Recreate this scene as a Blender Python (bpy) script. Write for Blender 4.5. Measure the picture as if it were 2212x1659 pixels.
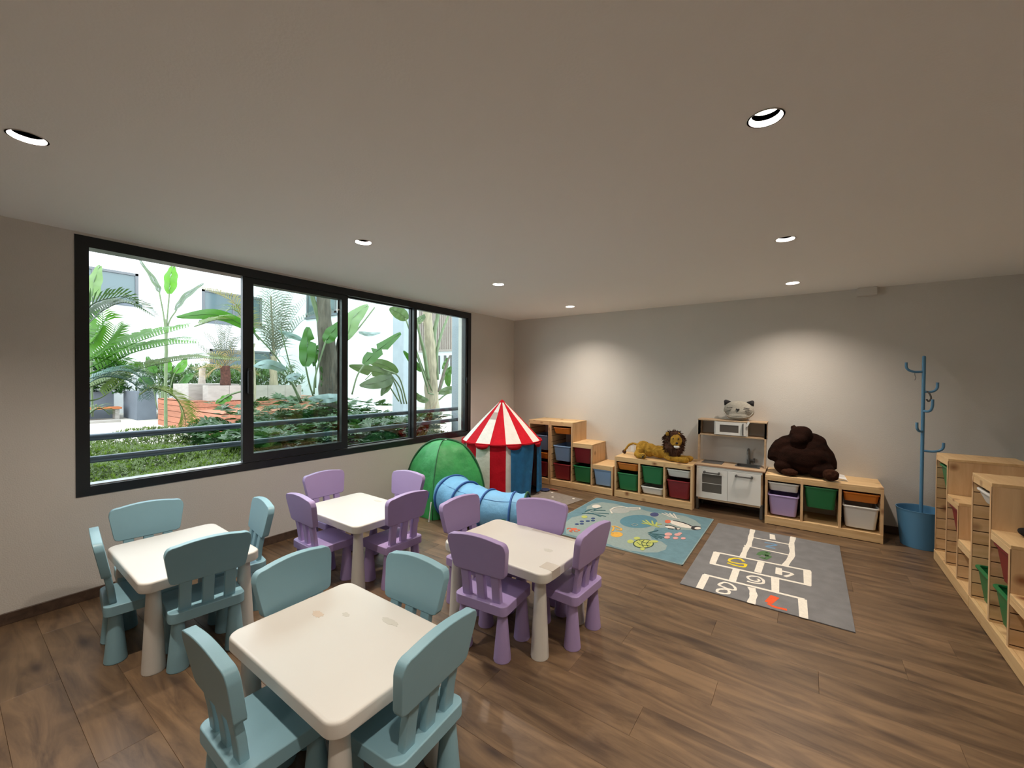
import bpy, bmesh, math, random
from mathutils import Vector, Matrix, noise
random.seed(7)
PI = math.pi
for o in list(bpy.data.objects): bpy.data.objects.remove(o)
S = bpy.context.scene
COL = S.collection

# ------------------------------------------------------------ camera
CAM = Vector((3.92864, -5.54823, 1.50691))
yaw, pitch, roll = -0.620488, -0.012582, 0.00738
fw = Vector((math.sin(yaw)*math.cos(pitch), math.cos(yaw)*math.cos(pitch), math.sin(pitch)))
rt = Vector((math.cos(yaw), -math.sin(yaw), 0.0)); up = rt.cross(fw)
r2 = rt*math.cos(roll)+up*math.sin(roll); u2 = -rt*math.sin(roll)+up*math.cos(roll)
cd = bpy.data.cameras.new('camera'); cam = bpy.data.objects.new('camera', cd); COL.objects.link(cam)
m = Matrix.Identity(4)
for i in range(3):
    m[i][0] = r2[i]; m[i][1] = u2[i]; m[i][2] = -fw[i]; m[i][3] = CAM[i]
cam.matrix_world = m
cd.sensor_fit = 'HORIZONTAL'; cd.sensor_width = 36; cd.lens = 896.1995/2212*36; cd.clip_start = .05; cd.clip_end = 200
S.camera = cam
# ------------------------------------------------------------ sky (bright overcast), exposure
W = bpy.data.worlds.new('sky'); S.world = W; W.use_nodes = True
bg = W.node_tree.nodes['Background']; bg.inputs[0].default_value = (.86, .95, 1.0, 1); bg.inputs[1].default_value = 3.6
S.view_settings.view_transform = 'Standard'; S.view_settings.look = 'None'
S.view_settings.exposure = 0.62; S.view_settings.gamma = 1.0; S.view_settings.use_curve_mapping = False
S.cycles.max_bounces = 10; S.cycles.transparent_max_bounces = 24; S.cycles.diffuse_bounces = 6
LAMP_W = 11.3            # each ceiling spot
LAMP_COL = (1.0, .87, .74)
H = 2.456
LIGHTS = [(1.38, -.69), (1.38, -2.23), (1.38, -3.785), (1.38, -5.32), (3.79, -.685), (3.79, -2.22), (3.79, -3.79), (3.79, -5.33), (3.79, -6.87)]
def spot_light(x, y):
    L = bpy.data.lights.new('spot_light', 'AREA'); L.shape = 'DISK'; L.size = .085; L.energy = LAMP_W; L.color = LAMP_COL
    L.spread = math.radians(122)
    o = bpy.data.objects.new('spot_light', L); COL.objects.link(o); o.location = (x, y, H+.035)
    return o
for x, y in LIGHTS: spot_light(x, y)
pt = bpy.data.lights.new('window_portal', 'AREA'); pt.shape = 'RECTANGLE'; pt.size = 1.7; pt.size_y = 3.9
pt.cycles.is_portal = True
po = bpy.data.objects.new('window_portal', pt); COL.objects.link(po); po.location = (-.02, -3.03, 1.57); po.rotation_euler = (0, -PI/2, 0)

# ------------------------------------------------------------ helpers
def link(name, me, mat=None, parent=None, loc=None):
    o = bpy.data.objects.new(name, me); COL.objects.link(o)
    if mat is not None and hasattr(me, 'materials') and len(me.materials) == 0: me.materials.append(mat)
    if parent is not None: o.parent = parent
    if loc is not None: o.location = loc
    return o
def obj(name, bm, mat=None, parent=None, loc=None, smooth=False):
    me = bpy.data.meshes.new(name); bmesh.ops.recalc_face_normals(bm, faces=bm.faces); bm.to_mesh(me); bm.free()
    if smooth:
        for p in me.polygons: p.use_smooth = True
        if smooth == 'auto':
            me.set_sharp_from_angle(angle=math.radians(50))
    o = link(name, me, mat, parent, loc)
    if smooth == 'auto': wn = o.modifiers.new('wn', 'WEIGHTED_NORMAL'); wn.keep_sharp = True; wn.weight = 80
    return o
def thing(name, label, cat, loc=(0, 0, 0), rz=0, group=None):
    o = bpy.data.objects.new(name, None); COL.objects.link(o); o.empty_display_size = .1
    o.location = loc; o.rotation_euler = (0, 0, rz); o['label'] = label; o['category'] = cat
    if group: o['group'] = group
    return o
def tag(o, label=None, cat=None, group=None, kind=None):
    if label: o['label'] = label
    if cat: o['category'] = cat
    if group: o['group'] = group
    if kind: o['kind'] = kind
    return o
def struct(o): o['kind'] = 'structure'; return o
def dup(root):
    r = root.copy(); COL.objects.link(r)
    for ch in list(root.children):
        c = ch.copy(); COL.objects.link(c); c.parent = r
        for g in ch.children:
            d = g.copy(); COL.objects.link(d); d.parent = c
    return r
def NB(): return bmesh.new()
def box(bm, x0, x1, y0, y1, z0, z1, bev=0, seg=1):
    vs = [bm.verts.new((x, y, z)) for z in (z0, z1) for y in (y0, y1) for x in (x0, x1)]
    fs = [(0, 2, 3, 1), (4, 5, 7, 6), (0, 1, 5, 4), (2, 6, 7, 3), (0, 4, 6, 2), (1, 3, 7, 5)]
    F = [bm.faces.new([vs[i] for i in f]) for f in fs]
    if bev:
        es = list({e for f in F for e in f.edges})
        bmesh.ops.bevel(bm, geom=es, offset=bev, segments=seg, affect='EDGES', profile=.5)
    return bm
def boxbm(*a, **k): return box(NB(), *a, **k)
def prism(bm, pts, z0, z1, mtx=None):
    n = len(pts)
    a = [bm.verts.new((p[0], p[1], z0)) for p in pts]; b = [bm.verts.new((p[0], p[1], z1)) for p in pts]
    bm.faces.new(a[::-1]); bm.faces.new(b)
    for i in range(n): bm.faces.new((a[i], a[(i+1) % n], b[(i+1) % n], b[i]))
    if mtx is not None: bmesh.ops.transform(bm, matrix=mtx, verts=a+b)
    return a+b
def frame(d):
    d = d.normalized(); a = Vector((0, 0, 1)) if abs(d.z) < .9 else Vector((1, 0, 0))
    s = d.cross(a).normalized(); return s, s.cross(d).normalized()
def tube(bm, pts, r, n=10, caps=True):
    pts = [Vector(p) for p in pts]; rs = r if isinstance(r, (list, tuple)) else [r]*len(pts)
    rings = []; s = None
    for i, p in enumerate(pts):
        d = (pts[min(i+1, len(pts)-1)]-pts[max(i-1, 0)])
        if s is None: s, t = frame(d)
        else:
            d.normalize(); s = (s-d*s.dot(d)).normalized(); t = s.cross(d).normalized()
        rings.append([bm.verts.new(p+(s*math.cos(k*2*PI/n)+t*math.sin(k*2*PI/n))*rs[i]) for k in range(n)])
    for a, b in zip(rings, rings[1:]):
        for k in range(n): bm.faces.new((a[k], a[(k+1) % n], b[(k+1) % n], b[k]))
    if caps: bm.faces.new(rings[0][::-1]); bm.faces.new(rings[-1])
    return bm
def lathe(bm, prof, n=24, c=(0, 0), cap0=True, cap1=True):
    rings = [[bm.verts.new((c[0]+r*math.cos(k*2*PI/n), c[1]+r*math.sin(k*2*PI/n), z)) for k in range(n)] for r, z in prof]
    for a, b in zip(rings, rings[1:]):
        for k in range(n): bm.faces.new((a[k], a[(k+1) % n], b[(k+1) % n], b[k]))
    if cap0: bm.faces.new(rings[0][::-1])
    if cap1: bm.faces.new(rings[-1])
    return bm
def smooth_path(pts, n=6):
    pts = [Vector(p) for p in pts]
    if len(pts) < 3:
        return [pts[0].lerp(pts[-1], i/n) for i in range(n+1)]
    P = [pts[0]*2-pts[1]]+pts+[pts[-1]*2-pts[-2]]; out = []
    for i in range(1, len(P)-2):
        for k in range(n):
            t = k/n
            out.append(.5*((2*P[i])+(-P[i-1]+P[i+1])*t+(2*P[i-1]-5*P[i]+4*P[i+1]-P[i+2])*t*t+(-P[i-1]+3*P[i]-3*P[i+1]+P[i+2])*t**3))
    out.append(P[-2]); return out
def rrect(w, d, r, n=5, cx=0, cy=0):
    out = []
    for sx, sy, a0 in ((1, 1, 0), (-1, 1, PI/2), (-1, -1, PI), (1, -1, 3*PI/2)):
        for k in range(n+1):
            a = a0+PI/2*k/n
            out.append((cx+sx*(w/2-r)+r*math.cos(a), cy+sy*(d/2-r)+r*math.sin(a)))
    return out
def loft(bm, rings, cap0=True, cap1=True):
    R = [[bm.verts.new(p) for p in ring] for ring in rings]; n = len(R[0])
    for a, b in zip(R, R[1:]):
        for k in range(n): bm.faces.new((a[k], a[(k+1) % n], b[(k+1) % n], b[k]))
    if cap0: bm.faces.new(R[0][::-1])
    if cap1: bm.faces.new(R[-1])
    return R
def ellipsoid(bm, c, r, rot=None, seg=18):
    M = Matrix.Translation(Vector(c))
    if rot is not None: M = M @ rot
    M = M @ Matrix.Diagonal((r[0], r[1], r[2], 1))
    bmesh.ops.create_uvsphere(bm, u_segments=seg, v_segments=seg//2+2, radius=1, matrix=M)
def blob(name, bm, vox, mat, parent=None, sm=6, dis=0, dscale=20, seed=0):
    me = bpy.data.meshes.new(name); bm.to_mesh(me); bm.free()
    o = bpy.data.objects.new(name, me); COL.objects.link(o)
    md = o.modifiers.new('r', 'REMESH'); md.mode = 'VOXEL'; md.voxel_size = vox
    s = o.modifiers.new('s', 'SMOOTH'); s.factor = .5; s.iterations = sm
    dg = bpy.context.evaluated_depsgraph_get(); me2 = bpy.data.meshes.new_from_object(o.evaluated_get(dg))
    bpy.data.objects.remove(o); bpy.data.meshes.remove(me); me2.name = name
    if dis:
        ns = [v.normal.copy() for v in me2.vertices]
        for v, nn in zip(me2.vertices, ns):
            v.co += nn*dis*noise.noise(v.co*dscale+Vector((seed, 0, 0)))
    for p in me2.polygons: p.use_smooth = True
    me2.materials.clear()
    return link(name, me2, mat, parent)

# ------------------------------------------------------------ materials
def M(name, col, rough=.6, var=0, vs=8, bump=0, bs=60, spec=.5, metal=0, rnd=0, coat=0, sheen=0, scale=(1, 1, 1), emit=None, trans=0):
    mt = bpy.data.materials.new(name); mt.use_nodes = True; nt = mt.node_tree; N = nt.nodes; Lk = nt.links
    b = N['Principled BSDF']; c = tuple(col)+(1,)
    b.inputs['Base Color'].default_value = c; b.inputs['Roughness'].default_value = rough; b.inputs['Metallic'].default_value = metal
    b.inputs['Specular IOR Level'].default_value = spec
    if coat: b.inputs['Coat Weight'].default_value = coat
    if sheen: b.inputs['Sheen Weight'].default_value = sheen
    if trans: b.inputs['Subsurface Weight'].default_value = 0
    tc = N.new('ShaderNodeTexCoord'); mp = N.new('ShaderNodeMapping'); mp.inputs['Scale'].default_value = scale; Lk.new(tc.outputs['Object'], mp.inputs['Vector'])
    src = None
    if var:
        n1 = N.new('ShaderNodeTexNoise'); n1.inputs['Scale'].default_value = vs; n1.inputs['Detail'].default_value = 4; Lk.new(mp.outputs[0], n1.inputs['Vector'])
        mr = N.new('ShaderNodeMapRange'); mr.inputs[1].default_value = .3; mr.inputs[2].default_value = .7; mr.inputs[3].default_value = 1-var; mr.inputs[4].default_value = 1+var; Lk.new(n1.outputs[0], mr.inputs[0])
        mx = N.new('ShaderNodeVectorMath'); mx.operation = 'SCALE'; mx.inputs[0].default_value = col; Lk.new(mr.outputs[0], mx.inputs['Scale']); src = mx.outputs[0]
    if rnd:
        oi = N.new('ShaderNodeObjectInfo'); mr = N.new('ShaderNodeMapRange'); mr.inputs[3].default_value = 1-rnd; mr.inputs[4].default_value = 1+rnd; Lk.new(oi.outputs['Random'], mr.inputs[0])
        mx = N.new('ShaderNodeVectorMath'); mx.operation = 'SCALE'; Lk.new(mr.outputs[0], mx.inputs['Scale'])
        if src: Lk.new(src, mx.inputs[0])
        else: mx.inputs[0].default_value = col
        src = mx.outputs[0]
    if src: Lk.new(src, b.inputs['Base Color'])
    if bump:
        n2 = N.new('ShaderNodeTexNoise'); n2.inputs['Scale'].default_value = bs; n2.inputs['Detail'].default_value = 3; Lk.new(mp.outputs[0], n2.inputs['Vector'])
        bp = N.new('ShaderNodeBump'); bp.inputs['Strength'].default_value = bump; bp.inputs['Distance'].default_value = .01; Lk.new(n2.outputs[0], bp.inputs['Height']); Lk.new(bp.outputs[0], b.inputs['Normal'])
    if emit: b.inputs['Emission Color'].default_value = tuple(emit[:3])+(1,); b.inputs['Emission Strength'].default_value = emit[3]
    return mt
def wood(name, light, dark, scale, knots=0, rough=.5, rnd=.1, bump=.1, knotcol=(.16, .07, .03), cont=(.35, .68)):
    mt = bpy.data.materials.new(name); mt.use_nodes = True; nt = mt.node_tree; N = nt.nodes; Lk = nt.links; b = N['Principled BSDF']
    tc = N.new('ShaderNodeTexCoord'); oi = N.new('ShaderNodeObjectInfo')
    ad = N.new('ShaderNodeVectorMath'); ad.operation = 'MULTIPLY_ADD'; Lk.new(oi.outputs['Random'], ad.inputs[0]); ad.inputs[1].default_value = (31, 17, 23); Lk.new(tc.outputs['Object'], ad.inputs[2])
    mp = N.new('ShaderNodeMapping'); mp.inputs['Scale'].default_value = scale; Lk.new(ad.outputs[0], mp.inputs['Vector'])
    n1 = N.new('ShaderNodeTexNoise'); n1.inputs['Scale'].default_value = 1; n1.inputs['Detail'].default_value = 7; n1.inputs['Roughness'].default_value = .62; n1.inputs['Distortion'].default_value = .9; Lk.new(mp.outputs[0], n1.inputs['Vector'])
    cr = N.new('ShaderNodeValToRGB'); cr.color_ramp.elements[0].position = cont[0]; cr.color_ramp.elements[0].color = tuple(dark)+(1,); cr.color_ramp.elements[1].position = cont[1]; cr.color_ramp.elements[1].color = tuple(light)+(1,)
    Lk.new(n1.outputs[0], cr.inputs[0]); src = cr.outputs[0]
    mr = N.new('ShaderNodeMapRange'); mr.inputs[3].default_value = 1-rnd; mr.inputs[4].default_value = 1+rnd; Lk.new(oi.outputs['Random'], mr.inputs[0])
    mx = N.new('ShaderNodeVectorMath'); mx.operation = 'SCALE'; Lk.new(src, mx.inputs[0]); Lk.new(mr.outputs[0], mx.inputs['Scale']); src = mx.outputs[0]
    if knots:
        mk = N.new('ShaderNodeMapping'); mk.inputs['Scale'].default_value = knots; Lk.new(ad.outputs[0], mk.inputs['Vector'])
        vo = N.new('ShaderNodeTexVoronoi'); vo.inputs['Scale'].default_value = 1; Lk.new(mk.outputs[0], vo.inputs['Vector'])
        kr = N.new('ShaderNodeMapRange'); kr.inputs[1].default_value = .05; kr.inputs[2].default_value = .22; kr.inputs[3].default_value = 1; kr.inputs[4].default_value = 0; Lk.new(vo.outputs['Distance'], kr.inputs[0])
        mm = N.new('ShaderNodeMix'); mm.data_type = 'RGBA'; mm.inputs['B'].default_value = tuple(knotcol)+(1,); Lk.new(src, mm.inputs['A']); Lk.new(kr.outputs[0], mm.inputs['Factor']); src = mm.outputs['Result']
    Lk.new(src, b.inputs['Base Color']); b.inputs['Roughness'].default_value = rough
    if bump:
        bp = N.new('ShaderNodeBump'); bp.inputs['Strength'].default_value = bump; bp.inputs['Distance'].default_value = .003; Lk.new(n1.outputs[0], bp.inputs['Height']); Lk.new(bp.outputs[0], b.inputs['Normal'])
    return mt
def glass_mat(name, tint=(.93, .97, .95), ior=1.5):
    mt = bpy.data.materials.new(name); mt.use_nodes = True; nt = mt.node_tree; N = nt.nodes; Lk = nt.links
    N.remove(N['Principled BSDF']); out = N['Material Output']
    t = N.new('ShaderNodeBsdfTransparent'); t.inputs[0].default_value = tuple(tint)+(1,)
    g = N.new('ShaderNodeBsdfGlossy'); g.inputs['Roughness'].default_value = .01
    lw = N.new('ShaderNodeLayerWeight'); lw.inputs[0].default_value = .5; pw_ = N.new('ShaderNodeMath'); pw_.operation = 'POWER'; pw_.inputs[1].default_value = 5; Lk.new(lw.outputs['Facing'], pw_.inputs[0]); f = N.new('ShaderNodeMath'); f.operation = 'MULTIPLY_ADD'; f.inputs[1].default_value = .9; f.inputs[2].default_value = .045; Lk.new(pw_.outputs[0], f.inputs[0])
    mx = N.new('ShaderNodeMixShader'); Lk.new(f.outputs[0], mx.inputs[0]); Lk.new(t.outputs[0], mx.inputs[1]); Lk.new(g.outputs[0], mx.inputs[2]); Lk.new(mx.outputs[0], out.inputs[0])
    return mt
def leaf_mat(name, col, rough=.4, tr=.35, var=.18):
    col = tuple(c_*.55 for c_ in col); mt = M(name, col, rough, var=var, vs=9, bump=.25, bs=40, rnd=.14); nt = mt.node_tree; N = nt.nodes; Lk = nt.links
    b = N['Principled BSDF']; out = N['Material Output']; t = N.new('ShaderNodeBsdfTranslucent'); t.inputs[0].default_value = (min(1, col[0]*1.6), min(1, col[1]*1.7), col[2]*.9, 1)
    mx = N.new('ShaderNodeMixShader'); mx.inputs[0].default_value = tr; Lk.new(b.outputs[0], mx.inputs[1]); Lk.new(t.outputs[0], mx.inputs[2]); Lk.new(mx.outputs[0], out.inputs[0])
    return mt
WALL = M('wall_paint', (.63, .605, .565), .85, var=.02, vs=2, bump=.25, bs=140)
CEIL = M('ceiling_paint', (.90, .90, .89), .9, bump=.12, bs=90)
PLANK = wood('floor_plank_wood', (.190, .119, .064), (.060, .035, .020), (1.9, 11, 11), knots=(1.7, 6, 6), rough=.42, rnd=.13, bump=.15, knotcol=(.035, .02, .014), cont=(.32, .66))
SUB = M('subfloor', (.03, .02, .015), .9)
SKIRT = wood('skirting_wood', (.12, .075, .05), (.06, .035, .024), (2, 14, 14), rough=.5)
BLACK = M('black_aluminium', (.012, .013, .015), .38, spec=.4)
TEAL = M('teal_plastic', (.235, .42, .50), .42, var=.02, bump=.06, bs=500)
LILAC = M('lilac_plastic', (.37, .28, .52), .42, var=.02, bump=.06, bs=500)
CREAM = M('white_table_plastic', (.62, .605, .565), .38, var=.015, vs=4, bump=.04, bs=400)
KN = (5.5, 5.5, 5.5)
PINE = wood('pine_wood', (.74, .53, .285), (.56, .35, .16), (1.6, 14, 14), knots=KN, rough=.5, rnd=.06, knotcol=(.24, .10, .04), cont=(.3, .7))
PINEV = wood('pine_wood_upright', (.72, .51, .29), (.56, .34, .17), (14, 14, 1.6), knots=KN, rough=.5, rnd=.06, knotcol=(.24, .10, .04), cont=(.3, .7))
PINED = wood('pine_wood_depth', (.74, .52, .29), (.58, .36, .17), (14, 1.6, 14), knots=KN, rough=.5, rnd=.06, knotcol=(.24, .10, .04), cont=(.3, .7))
GROOVE_SHADE = M('groove_shade_paint', (.10, .05, .025), .8)  # near-black brown paints shade into the grooves of the pine uprights
BOXC = {'green': (.012, .17, .055), 'red': (.20, .012, .018), 'blue': (.22, .36, .58), 'orange': (.62, .19, .02), 'white': (.70, .70, .68), 'purple': (.42, .33, .62), 'greyblue': (.15, .21, .33)}
BOXM = {k: M(k+'_box_plastic', v, .38, bump=.03, bs=200) for k, v in BOXC.items()}
BIRCH = wood('birch_ply', (.55, .40, .26), (.44, .30, .18), (3, 20, 20), rough=.5, rnd=.04)
PLY = M('ply_edge', (.34, .20, .12), .6)
KWHITE = M('kitchen_white', (.74, .74, .72), .4)
KGREY = M('kitchen_grey', (.085, .083, .08), .45)
KBACK = M('kitchen_back_panel', (.55, .54, .52), .6)
STEEL = M('kitchen_metal_grey', (.16, .155, .15), .35, metal=.3)
DARKG = M('dark_oven_glass', (.10, .09, .08), .25)
RACK = M('blue_powder_coat', (.085, .235, .40), .4, bump=.03, bs=300)
TRED = M('tent_red', (.52, .008, .02), .85, spec=.15, var=.08, vs=14, bump=.7, bs=16)
TWHITE = M('tent_white', (.74, .70, .66), .65, var=.05, vs=10, bump=.7, bs=16)
TMESH = M('tent_mesh_window', (.45, .36, .33), .8)
TBLUE = M('tent_blue', (.012, .14, .33), .6, var=.12, vs=12, bump=.9, bs=16)
TGREEN = M('play_tent_green', (.035, .30, .08), .55, var=.16, vs=7, bump=.9, bs=13)
TGREEND = M('play_tent_trim', (.01, .09, .03), .6)
TUNNEL = M('tunnel_light_blue', (.15, .39, .64), .55, var=.07, vs=9, bump=.6, bs=22)
TUNRIM = M('tunnel_dark_blue', (.02, .10, .33), .6)
WHITE = M('plain_white', (.75, .75, .74), .5)
LION = M('lion_plush', (.36, .205, .03), 1, var=.3, vs=26, bump=.6, bs=130, spec=.2)
MANE = M('lion_mane', (.06, .021, .008), .95, var=.3, vs=40, bump=.6, bs=150)
BEAR = M('bear_plush', (.014, .005, .003), 1, var=.5, vs=9, bump=.7, bs=90, spec=.1, scale=(1, 1, 2.4))
BEARP = M('bear_paw', (.035, .013, .007), 1, var=.3, vs=40, bump=.7, bs=110, spec=.1)
CATG = M('cat_cushion_cloth', (.37, .35, .30), .9, var=.08, vs=50, bump=.4, bs=120)
INK = M('dark_embroidery', (.02, .018, .02), .8)
RGREY = M('grey_rug_pile', (.175, .175, .18), .95, var=.12, vs=9, bump=.6, bs=260)
RTAUPE = M('taupe_rug_pile', (.24, .205, .175), .95, var=.1, vs=20, bump=.6, bs=260)
RBLUE = M('blue_rug_pile', (.125, .235, .28), .95, var=.1, vs=14, bump=.6, bs=260)
RC = dict(pale=(.25, .32, .31), deep=(.085, .21, .27), white=(.66, .62, .55), grey=(.36, .38, .36), purple=(.05, .06, .16), orange_red=(.62, .14, .07), amber=(.66, .36, .06), black=(.02, .02, .025), dark_green=(.03, .06, .04), lime=(.42, .46, .12), navy=(.03, .06, .17), pink=(.62, .32, .30), teal=(.04, .12, .14))
RM = {k: M('rug_print_'+k, v, .95, var=.06, vs=40, bump=.5, bs=260) for k, v in RC.items()}
for k, v in dict(num_white=(.74, .70, .62), num_yellow=(.72, .56, .02), num_blue=(.14, .27, .42), num_green=(.07, .16, .06), num_red=(.72, .09, .02)).items(): RM[k] = M('rug_print_'+k, v, .95, var=.08, vs=60, bump=.5, bs=260)
GLASS = glass_mat('window_glass')
GLASS2 = glass_mat('far_window_glass', (.42, .55, .58), 1.7)
REFL = M('white_reflector', (.85, .84, .82), .3)
CANB = M('black_baffle', (0, 0, 0), 1, spec=0)
LAMPG = M('lamp_face', (1, 1, 1), .5, emit=(1, .86, .68, 12))
FACADE = M('white_facade', (.74, .77, .79), .9, var=.02, vs=.6, bump=.2, bs=30)
FACADE2 = M('pillar_render', (.27, .31, .345), .9, var=.06, vs=5, bump=.5, bs=60)
SLATM = M('beige_facade_slats', (.33, .27, .24), .7)
PAVE = M('pale_paving', (.44, .41, .36), .9, var=.1, vs=2, bump=.3, bs=20)
DECKW = wood('deck_timber', (.38, .15, .085), (.27, .095, .05), (1.4, 12, 12), rough=.6, rnd=.12)
CONC = M('grey_concrete', (.12, .14, .165), .9, var=.08, vs=3, bump=.3, bs=30)
STONE = M('travertine', (.28, .26, .235), .8, var=.12, vs=4, bump=.3, bs=20, scale=(1, 1, 4))
BENCH = wood('bench_timber', (.45, .15, .045), (.34, .1, .03), (1.4, 12, 12), rough=.6, rnd=.1)
SOIL = M('garden_soil', (.045, .035, .022), .95, var=.3, vs=4, bump=.8, bs=18)
RAIL = M('rail_blue_grey', (.055, .085, .11), .35, metal=.2)
LM = dict(leaf=leaf_mat('leaf_green', (.06, .20, .025)), leaf_pale=leaf_mat('leaf_pale_green', (.20, .34, .14)), leaf_olive=leaf_mat('leaf_olive', (.11, .18, .075)), leaf_painted_shine=leaf_mat('leaf_shine', (.42, .55, .58), .3, .1), leaf_bright=leaf_mat('leaf_bright', (.12, .36, .03), .4, .5), leaf_grey=leaf_mat('leaf_grey', (.20, .27, .22)),  # bluish white of leaf_shine is gloss painted into the leaf colour
  bright=leaf_mat('frond_bright', (.11, .32, .025), .4, .5), olive=leaf_mat('frond_olive', (.14, .22, .06)), dark=leaf_mat('frond_dark', (.05, .10, .04)), blue=leaf_mat('frond_blue', (.12, .22, .20), .35, .2), lime=leaf_mat('frond_lime', (.24, .30, .09)), dry=leaf_mat('frond_dry', (.27, .25, .14)), grey=leaf_mat('frond_grey', (.20, .22, .18)), straw=leaf_mat('frond_straw', (.55, .42, .20)))
TRM = dict(trunk_dark=M('trunk_dark', (.085, .07, .055), .9, var=.4, vs=6, bump=1, bs=14, scale=(6, 6, 1)), trunk_pale=M('trunk_pale', (.27, .23, .16), .85, var=.3, vs=5, bump=.8, bs=12, scale=(6, 6, 1)), stem_green=M('stem_green', (.09, .13, .055), .5, var=.2, vs=6), trunk_red=M('trunk_red_brown', (.06, .024, .016), .95, var=.4, vs=20, bump=1, bs=30), trunk_white=M('trunk_white', (.3, .26, .22), .9, var=.25, vs=8, bump=.8, bs=20))
FERN1 = leaf_mat('fern_light', (.15, .24, .045), .5, .4); FERN2 = leaf_mat('fern_dark', (.05, .13, .035), .5, .3); PHIL = leaf_mat('philodendron_leaf', (.055, .15, .045), .3, .2)
# ------------------------------------------------------------ measured outlines (metres)
# ------------------------------------------------------------ room shell
XR, YB = 5.5, -7.7
WY0, WY1, WZ0, WZ1 = -4.999, -1.068, .699, 2.437
floor = struct(obj('floor', boxbm(-.1, XR+.1, YB-.1, .1, -.1, -.013), SUB))
pw = .192; row = 0; y = 0.0
plank_meshes = {}
def plank_mesh(L):
    k = round(L, 2)
    if k not in plank_meshes:
        bm = boxbm(.0003, k-.0003, .0003, pw-.0003, -.012, 0, bev=.0008)
        me = bpy.data.meshes.new('floor_plank'); bm.to_mesh(me); bm.free(); me.materials.append(PLANK); plank_meshes[k] = me
    return plank_meshes[k]
offs = [0.0, .8, .35, 1.05, .55, .15, .95, .45, 1.2, .7]
while y > YB:
    x = -offs[row % 10] - (.11 if row % 3 else 0)
    while x < XR:
        a = max(x, 0); b = min(x+1.38, XR)
        if b-a > .03: link('floor_plank', plank_mesh(b-a), None, floor, (a, y-pw, 0))
        x += 1.38
    y -= pw; row += 1
# ceiling with round holes for the spots
bm = NB()
ys = sorted({YB-.1, .1} | {v for _, ly in LIGHTS for v in (round(ly-.1, 3), round(ly+.1, 3))})
xs = sorted({-.1, XR+.1} | {v for lx, _ in LIGHTS for v in (round(lx-.1, 3), round(lx+.1, 3))})
cells = {(round(lx-.1, 3), round(ly-.1, 3)): (lx, ly) for lx, ly in LIGHTS}
ysnap = ys
for i in range(len(xs)-1):
    for j in range(len(ys)-1):
        x0, x1, y0, y1 = xs[i], xs[i+1], ys[j], ys[j+1]
        inside = [(lx, ly) for lx, ly in LIGHTS if x0 < lx < x1 and y0 < ly < y1]
        if not inside:
            bm.faces.new([bm.verts.new(v) for v in ((x0, y0, H), (x0, y1, H), (x1, y1, H), (x1, y0, H))])
        else:
            lx, ly = inside[0]; n = 32; ring = []; outr = []
            for k in range(n):
                a = k*2*PI/n; c, s = math.cos(a), math.sin(a); ring.append(bm.verts.new((lx+.055*c, ly+.055*s, H)))
                ts = []
                if c > 1e-9: ts.append((x1-lx)/c)
                if c < -1e-9: ts.append((x0-lx)/c)
                if s > 1e-9: ts.append((y1-ly)/s)
                if s < -1e-9: ts.append((y0-ly)/s)
                t = min(ts); outr.append(bm.verts.new((lx+t*c, ly+t*s, H)))
            for k in range(n): bm.faces.new((ring[k], ring[(k+1) % n], outr[(k+1) % n], outr[k]))
            for cx, cy in ((x0, y0), (x1, y0), (x1, y1), (x0, y1)):
                an = math.atan2(cy-ly, cx-lx) % (2*PI); k = int(an/(2*PI/n)) % n
                bm.faces.new((outr[k], bm.verts.new((cx, cy, H)), outr[(k+1) % n]))
bmesh.ops.remove_doubles(bm, verts=bm.verts, dist=.0008)
box(bm, -.2, XR+.2, YB-.2, .2, H+.14, H+.3)
struct(obj('ceiling', bm, CEIL))
# walls
TW = .24
bm = NB()
box(bm, -TW, 0, YB-.1, WY0, 0-.1, H+.14); box(bm, -TW, 0, WY1, .1, -.1, H+.14); box(bm, -TW, 0, WY0, WY1, -.1, WZ0); box(bm, -TW, 0, WY0, WY1, WZ1, H+.14)
struct(obj('wall_left', bm, WALL))
struct(obj('wall_back', boxbm(-TW, XR+.15, 0, .2, -.1, H+.14), WALL))
struct(obj('wall_right', boxbm(XR, XR+.2, YB-.1, .2, -.1, H+.14), WALL))
struct(obj('wall_front', boxbm(-TW, XR+.2, YB-.25, YB, -.1, H+.14), WALL))
struct(obj('baseboard_left', boxbm(0, .012, YB, -.012, 0, .07, bev=.002), SKIRT))
struct(obj('baseboard_back', boxbm(0, XR, -.012, 0, 0, .07, bev=.002), SKIRT))
struct(obj('baseboard_right', boxbm(XR-.012, XR, YB, -.012, 0, .07, bev=.002), SKIRT))
struct(obj('baseboard_front', boxbm(.012, XR-.012, YB, YB+.012, 0, .07, bev=.002), SKIRT))
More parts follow.
